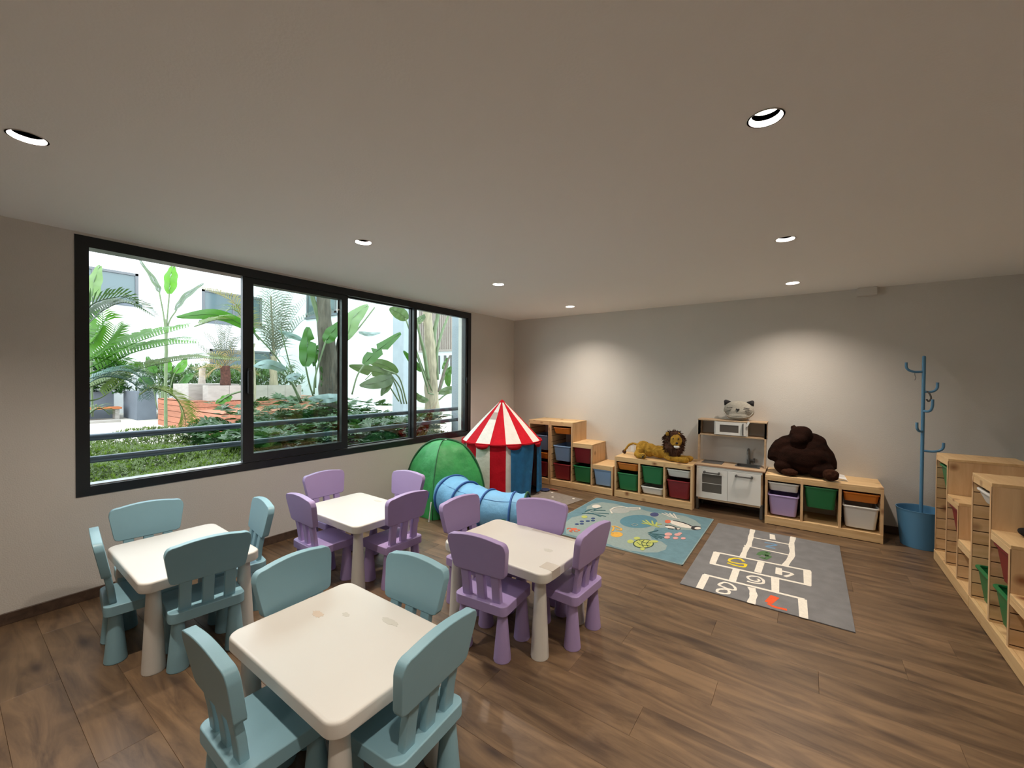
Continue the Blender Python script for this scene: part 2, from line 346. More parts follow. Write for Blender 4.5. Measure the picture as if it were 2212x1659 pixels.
# ------------------------------------------------------------ window
win = NB()
fx0, fx1 = -.12, .004
F0 = .062
box(win, fx0, fx1, WY0, WY1, WZ0, WZ0+F0); box(win, fx0, fx1, WY0, WY1, WZ1-.072, WZ1); box(win, fx0, fx1, WY0, WY0+.068, WZ0+F0, WZ1-.072); box(win, fx0, fx1, WY1-.062, WY1, WZ0+F0, WZ1-.072)
win = struct(obj('window_1', win, BLACK))
obj('track', boxbm(-.116, -.03, WY0+.068, WY1-.062, WZ0+F0, WZ0+F0+.006), M('track_aluminium', (.55, .58, .6), .35, metal=.8), win)
def sash(y0, y1, x0, x1, b0=.07, b1=.05, bl=.06, br=.05):
    z0, z1 = WZ0+F0+.006, WZ1-.072
    bm = NB(); box(bm, x0, x1, y0, y1, z0, z0+b0); box(bm, x0, x1, y0, y1, z1-b1, z1); box(bm, x0, x1, y0, y0+bl, z0+b0, z1-b1); box(bm, x0, x1, y1-br, y1, z0+b0, z1-b1)
    s = obj('sash', bm, BLACK, win)
    xm = (x0+x1)/2
    obj('pane', boxbm(xm-.003, xm+.003, y0+bl-.004, y1-br+.004, z0+b0-.004, z1-b1+.004), GLASS, s)
    return s
s2 = sash(-4.0, -3.005, -.048, -.008, bl=.085, br=.07)
s1 = sash(-3.98, -3.01, -.098, -.058, bl=.06, br=.06)
s3 = sash(-3.07, -2.07, -.098, -.058, b0=.012, b1=.012, bl=.05, br=.05)
s4 = sash(-2.11, -1.13, -.048, -.008, b0=.012, b1=.012, bl=.045, br=.045)
hb = NB(); box(hb, -.006, .012, -3.965, -3.94, 1.42, 1.58, bev=.006, seg=2); box(hb, .008, .03, -3.972, -3.935, 1.36, 1.56, bev=.008, seg=2)
obj('handle', hb, BLACK, s2, smooth='auto')
lb = NB(); box(lb, -.006, .012, -1.165, -1.145, 1.44, 1.52, bev=.004, seg=2); obj('latch', lb, BLACK, s4)
# small white box up in the corner of wall and ceiling
t = tag(obj('junction_box', boxbm(4.32, 4.475, -.07, 0, 2.372, H-.001, bev=.005, seg=2), WALL), 'small white boxed casing on the back wall tight under the ceiling', 'casing')
# ------------------------------------------------------------ ceiling spots
def make_spot():
    t = thing('ceiling_spot', '', 'ceiling light', (0, 0, H))
    b = lathe(NB(), [(.060, -.002), (.060, .0), (.0545, .0), (.0470, .016), (.0455, .016), (.0535, -.002)], 32, cap0=False, cap1=False)
    # close ring
    obj('trim_ring', b, REFL, t, smooth='auto')
    obj('baffle', lathe(NB(), [(.0470, .016), (.0470, .041)], 32, cap0=False, cap1=False), CANB, t)
    obj('housing', lathe(NB(), [(.062, .001), (.062, .06), (.001, .06)], 24, cap0=False, cap1=True), CANB, t)
    obj('lamp_face', lathe(NB(), [(.0465, .0375), (.0465, .042)], 24), LAMPG, t)
    return t
spot0 = make_spot()
SL = ['recessed spot in the ceiling near the far corner, above the tent', 'recessed ceiling spot second from the back wall on the window side', 'recessed ceiling spot above the middle of the long window', 'large-looking recessed spot in the ceiling at the left edge of the photo', 
      'recessed ceiling spot nearest the back wall, in front of the play kitchen', 'recessed ceiling spot second from the back wall on the right-hand row', 'glowing recessed spot with its bright lamp showing, top right of the ceiling', 'recessed ceiling spot straight above the camera', 'recessed ceiling spot behind the camera in the right-hand row']
for i, (x, y) in enumerate(LIGHTS):
    s = spot0 if i == 0 else dup(spot0)
    s.location = (x, y, H); tag(s, SL[i], 'ceiling light', 'recessed ceiling spots')
# ------------------------------------------------------------ tables
def fan_leg(r0, r1, z0, z1, n=20):
    return lathe(NB(), [(r0*.97, z0), (r0, z0+.006), (r1, z1)], n)
def make_table():
    t = thing('kids_table', '', 'table')
    bm = NB(); R = []
    W_, D_ = .77, .55
    prof = [(-.014, .425), (-.004, .426), (0, .432), (0, .470), (-.002, .476), (-.006, .479), (-.014, .480)]
    for o_, z in prof:
        R.append([(p[0], p[1], z) for p in rrect(W_+2*o_, D_+2*o_, .055+o_, 6)])
    loft(bm, R); obj('tabletop', bm, CREAM, t, smooth='auto')
    for sx in (-1, 1):
        for sy in (-1, 1):
            l = obj('leg', fan_leg(.05, .029, 0, .426), CREAM, t, (sx*.315, sy*.208, 0), smooth='auto')
            l.rotation_euler = (0, 0, 0)
    return t
tab0 = make_table()
TABS = {'T': ((.905, -4.68), -.02, 'white plastic children\'s table with teal chairs beside the window wall'),
        'F': ((2.43, -4.60), .0, 'white plastic children\'s table in the foreground with faint crayon marks'),
        'L': ((1.04, -3.59), -.01, 'white plastic children\'s table with lilac chairs nearest the window wall'),
        'M': ((2.45, -3.415), -.03, 'white plastic children\'s table with clear tape on its edge, among lilac chairs')}
tobs = {}
for i, (k, (c, rz, lb)) in enumerate(TABS.items()):
    t = tab0 if i == 0 else dup(tab0); t.location = (c[0], c[1], 0); t.rotation_euler = (0, 0, rz); tag(t, lb, 'table', 'square white children\'s tables'); tobs[k] = t
# marks and tape on tops
TAPE = M('clear_tape', (.54, .50, .44), .25); SMEAR = M('crayon_smear', (.58, .49, .40), .6); SMEAR2 = M('pencil_smear', (.53, .52, .47), .6)
def stain(par, cx, cy, rx, ry, m, name='stain', seed=0, z=.4802):
    rr = random.Random(seed); pts = [(cx+rx*math.cos(a*2*PI/22)*(.7+.5*rr.random()), cy+ry*math.sin(a*2*PI/22)*(.7+.5*rr.random())) for a in range(22)]
    return obj(name, (lambda b: (prism(b, pts, z, z+.0004), b)[1])(NB()), m, par)
stain(tobs['F'], -.22, .02, .035, .02, SMEAR, seed=1); stain(tobs['F'], -.12, .09, .022, .012, SMEAR2, seed=2); stain(tobs['F'], .08, .17, .05, .016, SMEAR2, seed=3)
stain(tobs['L'], -.02, .20, .05, .018, SMEAR2, seed=4); stain(tobs['M'], .22, .02, .03, .02, SMEAR2, seed=5)
tb = NB(); box(tb, .30, .387, -.20, -.12, .4796, .4812, bev=.0004); box(tb, .3845, .3865, -.20, -.12, .43, .4805)
obj('tape_strip', tb, TAPE, tobs['M'])
obj('tape_strip', boxbm(-.05, .32, .235, .262, .4796, .4808), TAPE, tobs['M'])
# ------------------------------------------------------------ chairs
def make_chair(mt):
    t = thing('kids_chair', '', 'chair')
    bm = NB(); R = []
    for o_, z in [(-.008, .252), (-.002, .2525), (0, .255), (0, .3005), (-.0018, .304), (-.006, .305)]:
        R.append([(p[0], p[1]-.045, z) for p in rrect(.335+2*o_, .315+2*o_, .035+o_, 5)])
    loft(bm, R); obj('seat', bm, mt, t, smooth='auto')
    # backrest: rounded panel, arched along the top, leaning back
    pts = []
    w1, w0, z0, zt, zc = .375, .334, .456, .671, .651
    def edge(s): return [(s*(w0/2-.022), z0), (s*(w0/2-.006), z0+.007), (s*(w0/2), z0+.020), (s*(w1/2-.006), z0+.11), (s*w1/2, z0+.15), (s*w1/2, zc-.034), (s*(w1/2-.004), zc-.016), (s*(w1/2-.012), zc-.004), (s*(w1/2-.026), zc+.003)]
    rgt = edge(1); lft = edge(-1)[::-1]
    top = [(u*(w1/2-.026), zt-(zt-zc)*u*u) for u in (.85, .7, .5, .3, .1, -.1, -.3, -.5, -.7, -.85)]
    outline = rgt+top+lft
    bm = NB(); n = len(outline)
    cx, cz = 0, .565
    def ring(y, s): return [(cx+(p[0]-cx)*(1-s/.18), y-.035*(p[1]-.46)/.2, cz+(p[1]-cz)*(1-s/.10)) for p in outline]
    rings = [ring(-.170, .0045), ring(-.171, .0012), ring(-.1735, 0), ring(-.2065, 0), ring(-.209, .0012), ring(-.210, .0045)]
    loft(bm, rings); obj('backrest', bm, mt, t, smooth='auto')
    for x in (-.098, 0, .098):
        bm = NB(); R = []
        for z, yc in ((.300, -.163), (.38, -.172), (.475, -.190)):
            R.append([(x+p[0], yc+p[1], z) for p in rrect(.052, .030, .005, 2)])
        loft(bm, R); obj('slat', bm, mt, t, smooth='auto')
    for sx in (-1, 1):
        for y in (.065, -.155):
            l = obj('leg', lathe(NB(), [(.046, 0), (.048, .005), (.0255, .253)], 20), mt, t, (sx*.125, y, 0), smooth='auto')
    return t
CH = {'T-x': (.569, -4.741, -96.9), 'T-y': (.853, -4.82, -7), 'T+x': (1.162, -4.673, 82.6), 'T+y': (.867, -4.451, 171.5),
 'F-y': (2.391, -4.821, -.6), 'F-x': (2.182, -4.534, -83.6), 'F+y': (2.453, -4.445, 183.2), 'F+x': (2.707, -4.57, 94.4),
 'L-x': (.637, -3.513, -89.8), 'L-y': (.994, -3.801, -2.2), 'L+y': (1.026, -3.275, 184.6), 'L+x': (1.337, -3.526, 89.7),
 'M-x': (2.15, -3.382, -91.4), 'M+y': (2.468, -3.296, 190.5), 'M-y': (2.469, -3.631, 5.6), 'M+x': (2.717, -3.328, 87.4)}
CL = {'T-x': 'teal chair with its back to the window wall, below the window', 'T-y': 'teal chair seen almost edge-on at the far left of all the chairs', 'T+x': 'teal chair seen from behind at the table by the window wall', 'T+y': 'narrow-looking teal chair at the far end of the table by the window wall',
 'F-y': 'teal chair at the near left of the foreground table, its empty seat showing', 'F-x': 'teal chair on the far left side of the foreground table, front of backrest showing', 'F+y': 'teal chair behind the far right edge of the foreground table', 'F+x': 'teal chair at the right of the foreground table, seen from behind with three slats showing',
 'L-x': 'lilac chair with its back to the window wall, directly under the window', 'L-y': 'lilac chair leftmost of all lilac chairs, its back to the teal table', 'L+y': 'lilac chair in front of the green play tent', 'L+x': 'lilac chair seen from behind, right of the table under the window',
 'M-x': 'lilac chair standing in front of the light blue tunnel, left of the taped table', 'M+y': 'lilac chair between the taped table and the grey spotted mat, front of backrest showing', 'M-y': 'lilac chair seen from behind at the near left of the taped table', 'M+x': 'lilac chair at the right of the taped table, nearest the sea rug'}
cp = {'t': make_chair(TEAL), 'l': make_chair(LILAC)}; used = set()
for k, (x, y, a) in CH.items():
    q = 't' if k[0] in 'TF' else 'l'
    c = cp[q] if q not in used else dup(cp[q]); used.add(q)
    c.location = (x, y, 0); c.rotation_euler = (0, 0, math.radians(a)); tag(c, CL[k], 'chair', 'teal children\'s chairs' if q == 't' else 'lilac children\'s chairs')
# ------------------------------------------------------------ pine storage frames
def make_box(kind, color, label, loc, rz=0):
    h = {'big': .215, 'small': .092}[kind]; tp = .025 if kind == 'big' else .012
    bm = NB(); D_ = .40; w0, w1 = .262, .215 if kind == 'big' else .235
    def sec(w, d, r, z): return [(p[0], p[1]+.0, z) for p in rrect(w, d, r, 4)]
    rings = [sec(w1, D_-.08, .03, 0), sec(w1+.01, D_-.07, .03, .006), sec(w0-.006, D_-.022, .026, h-.03), sec(w0-.004, D_-.020, .026, h-.012),
             sec(w0-.012, D_-.028, .024, h-.012), sec(w0-.016, D_-.032, .024, h-.03), sec(w1+.0, D_-.08, .028, .012)]
    loft(bm, rings, True, True)
    t = obj('storage_box', bm, BOXM[color], None, loc, smooth='auto'); t.rotation_euler = (0, 0, rz)
    bm = NB(); rr = [sec(w0-.008, D_-.024, .026, h-.012), sec(w0+.012, D_+.004, .03, h-.012), sec(w0+.014, D_+.006, .03, h-.004), sec(w0+.008, D_, .028, h), sec(w0-.016, D_-.032, .024, h), sec(w0-.018, D_-.034, .024, h-.010)]
    loft(bm, rr+[rr[0]], False, False)
    obj('rim', bm, BOXM[color], t, smooth='auto')
    tag(t, label, 'storage box', 'plastic storage boxes')
    return t
def upright(parent, x, h, left=0, right=0, th=.022):
    """slab from y=-.44..0 with grooved inner faces"""
    lo = min(left, right) if (left and right) else max(left, right)
    core = NB(); box(core, x-th/2+(.004 if left else 0), x+th/2-(.004 if right else 0), -.438, -.002, 0.0, lo)
    if h > lo+.01: box(core, x-th/2+(.004 if left >= h-.01 else 0), x+th/2-(.004 if right >= h-.01 else 0), -.4399, -.0005, lo, h)
    bm = NB(); g = .0855
    for top, sx in ((left, -1), (right, 1)):
        z = .02
        while top and z < top-.02:
            z1 = min(z+g-.007, top-.004)
            if sx < 0: box(bm, x-th/2, x-th/2+.0042, -.44, 0, z, z1, bev=.0008)
            else: box(bm, x+th/2-.0042, x+th/2, -.44, 0, z, z1, bev=.0008)
            z += g
    c = obj('upright', core, PINEV, parent)
    if left or right:
        gb = NB(); zt = lo-.004
        if left: box(gb, x-th/2+.0034, x-th/2+.0041, -.4385, -.0015, .015, left-.004)
        if right: box(gb, x+th/2-.0041, x+th/2-.0034, -.4385, -.0015, .015, right-.004)
        obj('groove_shade_strip', gb, GROOVE_SHADE, c)  # thin dark strips in the gaps, standing in for groove shade
    obj('groove_strips', bm, PINED, c)
    # front edge strip so that the end grain reads as pine
    obj('front_edge', boxbm(x-th/2, x+th/2, -.442, -.438, 0, h), PINEV, c)
    return c
def storage(label, loc, rz, cols, x0s, hts, group):
    """cols: x positions of uprights; hts: top height of each bay"""
    t = thing('shelf_unit', label, 'storage frame', loc, rz, group)
    n = len(hts)
    for i, x in enumerate(cols):
        hl = hts[i-1] if i > 0 else 0; hr = hts[i] if i < n else 0
        h = max(hl, hr)-.001
        xx = x+.011 if i == 0 else (x-.011 if i == n else x)
        lo = min(hl, hr)
        upright(t, xx, h-.0195, left=(hl-.0195 if hl else 0), right=(hr-.0195 if hr else 0))
    # top boards (merge equal heights)
    i = 0
    while i < n:
        j = i
        while j+1 < n and hts[j+1] == hts[i]: j += 1
        xa = cols[i] if (i == 0 or hts[i-1] < hts[i]) else cols[i]+.011
        xb = cols[j+1] if (j == n-1 or hts[j+1] < hts[j]) else cols[j+1]-.011
        if i > 0 and hts[i-1] < hts[i]: xa = cols[i]-.011
        if j < n-1 and hts[j+1] < hts[j]: xb = cols[j+1]+.011
        hh = hts[i]
        bm = NB(); box(bm, xa, xb, -.44, 0, hh-.02, hh, bev=.0015); tbp = obj('top_board', bm, PINE, t)
        obj('front_rail', boxbm(xa+.001, xb-.001, -.4405, -.42, hh-.058, hh-.0195, bev=.001), PINE, tbp)
        obj('rear_rail', boxbm(xa+.001, xb-.001, -.02, -.001, hh-.058, hh-.0195), PINE, tbp)
        i = j+1
    for i in range(n):
        a, b = cols[i]+(.022 if i == 0 else .011), cols[i+1]-(.022 if i == n-1 else .011)
        sh = obj('bottom_shelf', boxbm(a, b, -.425, -.01, .070, .085), PINE, t)
    obj('base_rail', boxbm(cols[0]+.002, cols[-1]-.002, -.446, -.426, .006, .086, bev=.001), PINE, t)
    return t
G = 'pine storage frames'
C3 = [0, .345, .642, .94]; CLOW = [0, .318, .622, .94]
storage('pine stair-stepped storage frame in the corner, half hidden behind the circus tent', (0.004, 0, 0), 0, [0, .298, .595, .94], 0, [.379, .636, .91], G)
storage('pine stair-stepped storage frame stepping down to the right beside the circus tent', (.949, 0, 0), 0, C3, 0, [.91, .636, .379], G)
storage('low pine storage frame under the toy lion, left of the play kitchen', (1.912, 0, 0), 0, CLOW, 0, [.52, .52, .52], G)
storage('low pine storage frame under the brown toy bear, right of the play kitchen', (3.570, 0, 0), 0, CLOW, 0, [.52, .52, .52], G)
# frames on the right: front faces -x
storage('pine stair-stepped storage frame by the right wall, next to the coat stand', (4.82+.44, -.60, 0), -PI/2, C3, 0, [.91, .636, .379], G)
storage('nearest pine stair-stepped storage frame, cut off by the right edge of the photo', (4.82+.44, -1.545, 0), -PI/2, C3, 0, [.91, .636, .379], G)
def lbx(frame_x, cx, z, kind, color, label): make_box(kind, color, label, (frame_x+cx, -.232, z))
a, b, c_ = .16, .47, .78
lbx(1.912, a, .352, 'small', 'orange', 'shallow orange box in the low frame under the toy lion')
lbx(1.912, a, .100, 'big', 'green', 'deep green box below the orange one, left bay of the frame under the lion')
lbx(1.912, b, .228, 'big', 'green', 'deep green box high in the middle bay of the frame under the lion')
lbx(1.912, b, .098, 'small', 'white', 'shallow white box at the bottom of the middle bay under the lion')
lbx(1.912, c_, .352, 'small', 'white', 'shallow white box above a dark red one, beside the play kitchen')
lbx(1.912, c_, .100, 'big', 'red', 'deep dark red box in the right bay of the frame under the lion')
lbx(3.570, a, .352, 'small', 'white', 'shallow white box above the lilac box, right of the play kitchen')
lbx(3.570, a, .100, 'big', 'purple', 'deep lilac box in the frame under the bear')
lbx(3.570, b, .232, 'big', 'green', 'deep green box hanging over an empty space under the bear')
lbx(3.570, c_, .352, 'small', 'orange', 'shallow orange box in the right bay of the frame under the bear')
lbx(3.570, c_, .100, 'big', 'white', 'deep white box in the right bay of the frame under the bear')
lbx(.949, .178, .735, 'small', 'orange', 'shallow orange box at the top of the tall bay beside the tent')
lbx(.949, .178, .355, 'big', 'blue', 'deep light blue box halfway up the tall bay beside the tent')
lbx(.949, .178, .100, 'big', 'red', 'deep dark red box at the bottom of the tall bay, right of the tent')
lbx(.949, .493, .365, 'big', 'red', 'deep dark red box in the upper half of the middle step')
lbx(.949, .493, .110, 'big', 'green', 'deep green box in the lower half of the middle step')
lbx(.949, .791, .105, 'big', 'blue', 'deep light blue box in the lowest step of the stepped frame')
lbx(.004, .768, .480, 'big', 'greyblue', 'deep grey-blue box directly behind the edge of the circus tent')
lbx(.004, .768, .355, 'small', 'orange', 'shallow orange box just right of the blue tent curtain')
lbx(.004, .768, .100, 'big', 'red', 'deep dark red box at the bottom, partly hidden by the blue tent curtain')
def rbx(y0, cy, z, kind, color, label): make_box(kind, color, label, (4.82+.208, y0-cy, z), -PI/2)
rbx(-.60, .178, .615, 'big', 'green', 'deep green box at the top of the tall bay next to the coat stand')
rbx(-.60, .493, .355, 'big', 'red', 'deep red box in the middle step of the frame next to the coat stand')
rbx(-1.545, .178, .735, 'small', 'white', 'shallow white box at the top of the nearest stepped frame')
rbx(-1.545, .178, .105, 'big', 'green', 'deep green box at floor level in the tall bay of the nearest stepped frame')
rbx(-1.545, .493, .355, 'big', 'red', 'deep red box in the middle step of the nearest stepped frame')
rbx(-1.545, .493, .105, 'big', 'green', 'deep green box at floor level in the middle step of the nearest frame')
# ------------------------------------------------------------ play kitchen
K = thing('play_kitchen', 'wooden play kitchen with white doors, grey sink, tap and oven', 'play kitchen', (2.858, 0, 0))
KX = .70
for x in (.018, KX-.038):
    sp = obj('side_panel', boxbm(x, x+.02, -.335, -.02, .13, .515), BIRCH, K)
    for y in (-.335, -.06): obj('leg_extension', boxbm(x-.004, x+.024, y-.006, y+.042, 0, .16, bev=.003), KGREY, K)
obj('bottom_board', boxbm(.038, KX-.038, -.352, -.02, .128, .148), BIRCH, K)
obj('front_rail', boxbm(.02, KX-.02, -.350, -.335, .486, .516), KWHITE, K)
bm = NB(); box(bm, 0, KX+.006, -.36, -.245, .515, .532, bev=.002); box(bm, 0, .045, -.245, -.005, .515, .532); box(bm, .27, .40, -.245, -.005, .515, .532); box(bm, .645, KX+.006, -.245, -.005, .515, .532); box(bm, .045, .27, -.245, -.005, .515, .530); box(bm, .40, .645, -.05, -.005, .515, .532)
obj('worktop', bm, BIRCH, K)
obj('worktop_edge', boxbm(-.001, KX+.007, -.3615, -.3595, .5155, .5305), PLY, K)
obj('hob', boxbm(.046, .266, -.24, -.04, .5305, .536, bev=.002), KGREY, K)
bm = NB(); R = [[(p[0]+.522, p[1]-.148, z) for p in rrect(w, d, .03, 4)] for w, d, z in ((.25, .20, .5325), (.25, .20, .538), (.225, .175, .538), (.215, .165, .47), (.20, .15, .465))]
loft(bm, R, False, True); obj('sink', bm, STEEL, K, smooth='auto')
fp = [(.520, -.035, .535), (.520, -.035, .60), (.520, -.037, .66), (.520, -.05, .70), (.520, -.085, .715), (.520, -.12, .70), (.520, -.13, .66)]
bm = NB(); tube(bm, smooth_path(fp, 5), .013, 12); tube(bm, [(.520, -.035, .53), (.520, -.035, .59)], .02, 14); f_ = obj('faucet', bm, STEEL, K, smooth='auto')
bm = NB(); tube(bm, [(.520, -.035, .585), (.575, -.035, .585)], .012, 12); tube(bm, [(.572, -.035, .56), (.572, -.035, .61)], .009, 10); tube(bm, [(.572, -.06, .585), (.572, -.012, .585)], .008, 10); obj('tap_knob', bm, STEEL, f_, smooth='auto')
def door(x0, x1, glazed):
    bm = NB(); z0, z1 = .150, .484
    if glazed:
        a0, a1, b0, b1 = x0+.060, x1-.058, z0+.068, z1-.058
        box(bm, x0, a0, -.362, -.350, z0, z1); box(bm, a1, x1, -.362, -.350, z0, z1); box(bm, a0, a1, -.362, -.350, z0, b0); box(bm, a0, a1, -.362, -.350, b1, z1)
    else: box(bm, x0, x1, -.362, -.350, z0, z1, bev=.001)
    d = obj('door', bm, KWHITE, K)
    if glazed:
        obj('oven_window', boxbm(a0, a1, -.356, -.353, b0, b1), DARKG, d)
        obj('oven_shelf', boxbm(a0, a1, -.3615, -.3575, (b0+b1)/2-.002, (b0+b1)/2+.003), KBACK, d)
    xm = (x0+x1)/2; hw = .075
    bm = NB(); tube(bm, smooth_path([(xm-hw, -.362, .452), (xm-hw, -.385, .449), (xm-hw+.02, -.389, .448), (xm+hw-.02, -.389, .448), (xm+hw, -.385, .449), (xm+hw, -.362, .452)], 4), .008, 10)
    for s in (-1, 1): tube(bm, [(xm+s*hw, -.361, .452), (xm+s*hw, -.392, .449)], .013, 12)
    obj('handle', bm, KGREY, d, smooth='auto')
door(.022, .345, True); door(.348, .668, False)
UY = -.20
for x in (.0, KX-.018): obj('upper_post', boxbm(x, x+.018, UY, -.15, .532, 1.03), BIRCH, K); 
for x in (.0, KX-.018): obj('upper_side', boxbm(x, x+.018, UY, -.006, .86, 1.03), BIRCH, K)
obj('back_panel', boxbm(.02, KX-.02, -.012, -.006, .532, 1.03), KBACK, K)
obj('top_shelf', boxbm(-.006, KX+.004, UY-.004, -.002, 1.03, 1.044, bev=.0015), BIRCH, K)
obj('microwave_shelf', boxbm(.018, KX-.018, UY+.004, -.006, .855, .87), BIRCH, K)
bm = NB(); box(bm, .176, .188, UY+.002, -.02, .872, 1.029); box(bm, .506, .518, UY+.002, -.02, .872, 1.029); box(bm, .188, .506, -.03, -.02, .872, 1.029)
mw = obj('microwave', bm, KWHITE, K)
bm = NB(); x0, x1, z0, z1 = .190, .504, .876, 1.026; a0, a1, b0, b1 = x0+.045, x1-.075, z0+.03, z1-.035
for q in ((x0, a0, z0, z1), (a1, x1, z0, z1), (a0, a1, z0, b0), (a0, a1, b1, z1)): box(bm, q[0], q[1], UY-.006, UY+.004, q[2], q[3])
md = obj('microwave_door', bm, KWHITE, K); obj('microwave_window', boxbm(a0, a1, UY-.002, UY+.001, b0, b1), DARKG, md)
bm = NB(); tube(bm, smooth_path([(.474, UY-.006, .89), (.474, UY-.024, .893), (.474, UY-.026, .91), (.474, UY-.026, .995), (.474, UY-.024, 1.01), (.474, UY-.006, 1.013)], 4), .007, 10); obj('handle', bm, KGREY, md, smooth='auto')
HOP={'lines':[(0.042,[(3.492,-0.751),(3.498,-0.97),(3.506,-1.227),(3.495,-1.321),(3.493,-1.55)]),(0.042,[(3.829,-0.743),(3.822,-0.979),(3.832,-1.255),(3.79,-1.55)]),(0.02,[(3.482,-0.996),(3.845,-0.988)]),(0.02,[(3.471,-1.261),(3.849,-1.269)]),(0.024,[(3.284,-1.582),(3.963,-1.527)]),(0.048,[(3.299,-1.576),(3.309,-1.839)]),(0.048,[(3.941,-1.535),(3.943,-1.818)]),(0.024,[(3.29,-1.851),(3.962,-1.814)]),(0.045,[(3.63,-1.571),(3.625,-1.806)]),(0.045,[(3.483,-1.837),(3.485,-2.087)]),(0.048,[(3.741,-1.81),(3.757,-2.074)]),(0.024,[(3.292,-2.092),(3.927,-2.076)]),(0.045,[(3.308,-2.094),(3.31,-2.345)]),(0.046,[(3.612,-2.107),(3.635,-2.212),(3.634,-2.353)]),(0.046,[(3.914,-2.078),(3.924,-2.351)])],'eight':[(0.019,[(3.415,-2.188),(3.437,-2.14),(3.477,-2.135),(3.513,-2.172),(3.521,-2.213),(3.49,-2.228),(3.449,-2.219),(3.415,-2.205),(3.415,-2.188)]),(0.019,[(3.453,-2.248),(3.423,-2.277),(3.421,-2.317),(3.453,-2.323),(3.489,-2.301),(3.491,-2.266),(3.475,-2.242),(3.453,-2.248)])],'six':[(0.019,[(3.567,-1.942),(3.59,-1.904),(3.635,-1.888),(3.669,-1.918),(3.676,-1.972),(3.65,-2.002),(3.606,-2.018),(3.575,-2.013)]),(0.017,[(3.567,-1.942),(3.591,-1.976),(3.626,-1.98),(3.649,-1.953),(3.635,-1.926)])],'seven':[(0.05,[(3.76,-2.149),(3.727,-2.274)]),(0.026,[(3.725,-2.286),(3.766,-2.309),(3.834,-2.301)])],'five':[(0.021,[(3.514,-1.65),(3.49,-1.612),(3.451,-1.613),(3.415,-1.661),(3.412,-1.705),(3.439,-1.72),(3.489,-1.713),(3.533,-1.691)]),(0.021,[(3.533,-1.691),(3.527,-1.756),(3.471,-1.772),(3.406,-1.754)])],'four':[(0.042,[(3.755,-1.611),(3.761,-1.746)]),(0.024,[(3.758,-1.69),(3.788,-1.661),(3.846,-1.674),(3.801,-1.76)])],'three':[(0.035,[(3.596,-1.43),(3.621,-1.333),(3.666,-1.322),(3.639,-1.398),(3.677,-1.392),(3.651,-1.476),(3.617,-1.458)])],'two':[(0.022,[(3.617,-1.068),(3.71,-1.068),(3.639,-1.17),(3.706,-1.176)])],'one':[(0.042,[(3.66,-0.793),(3.673,-0.935)])]}
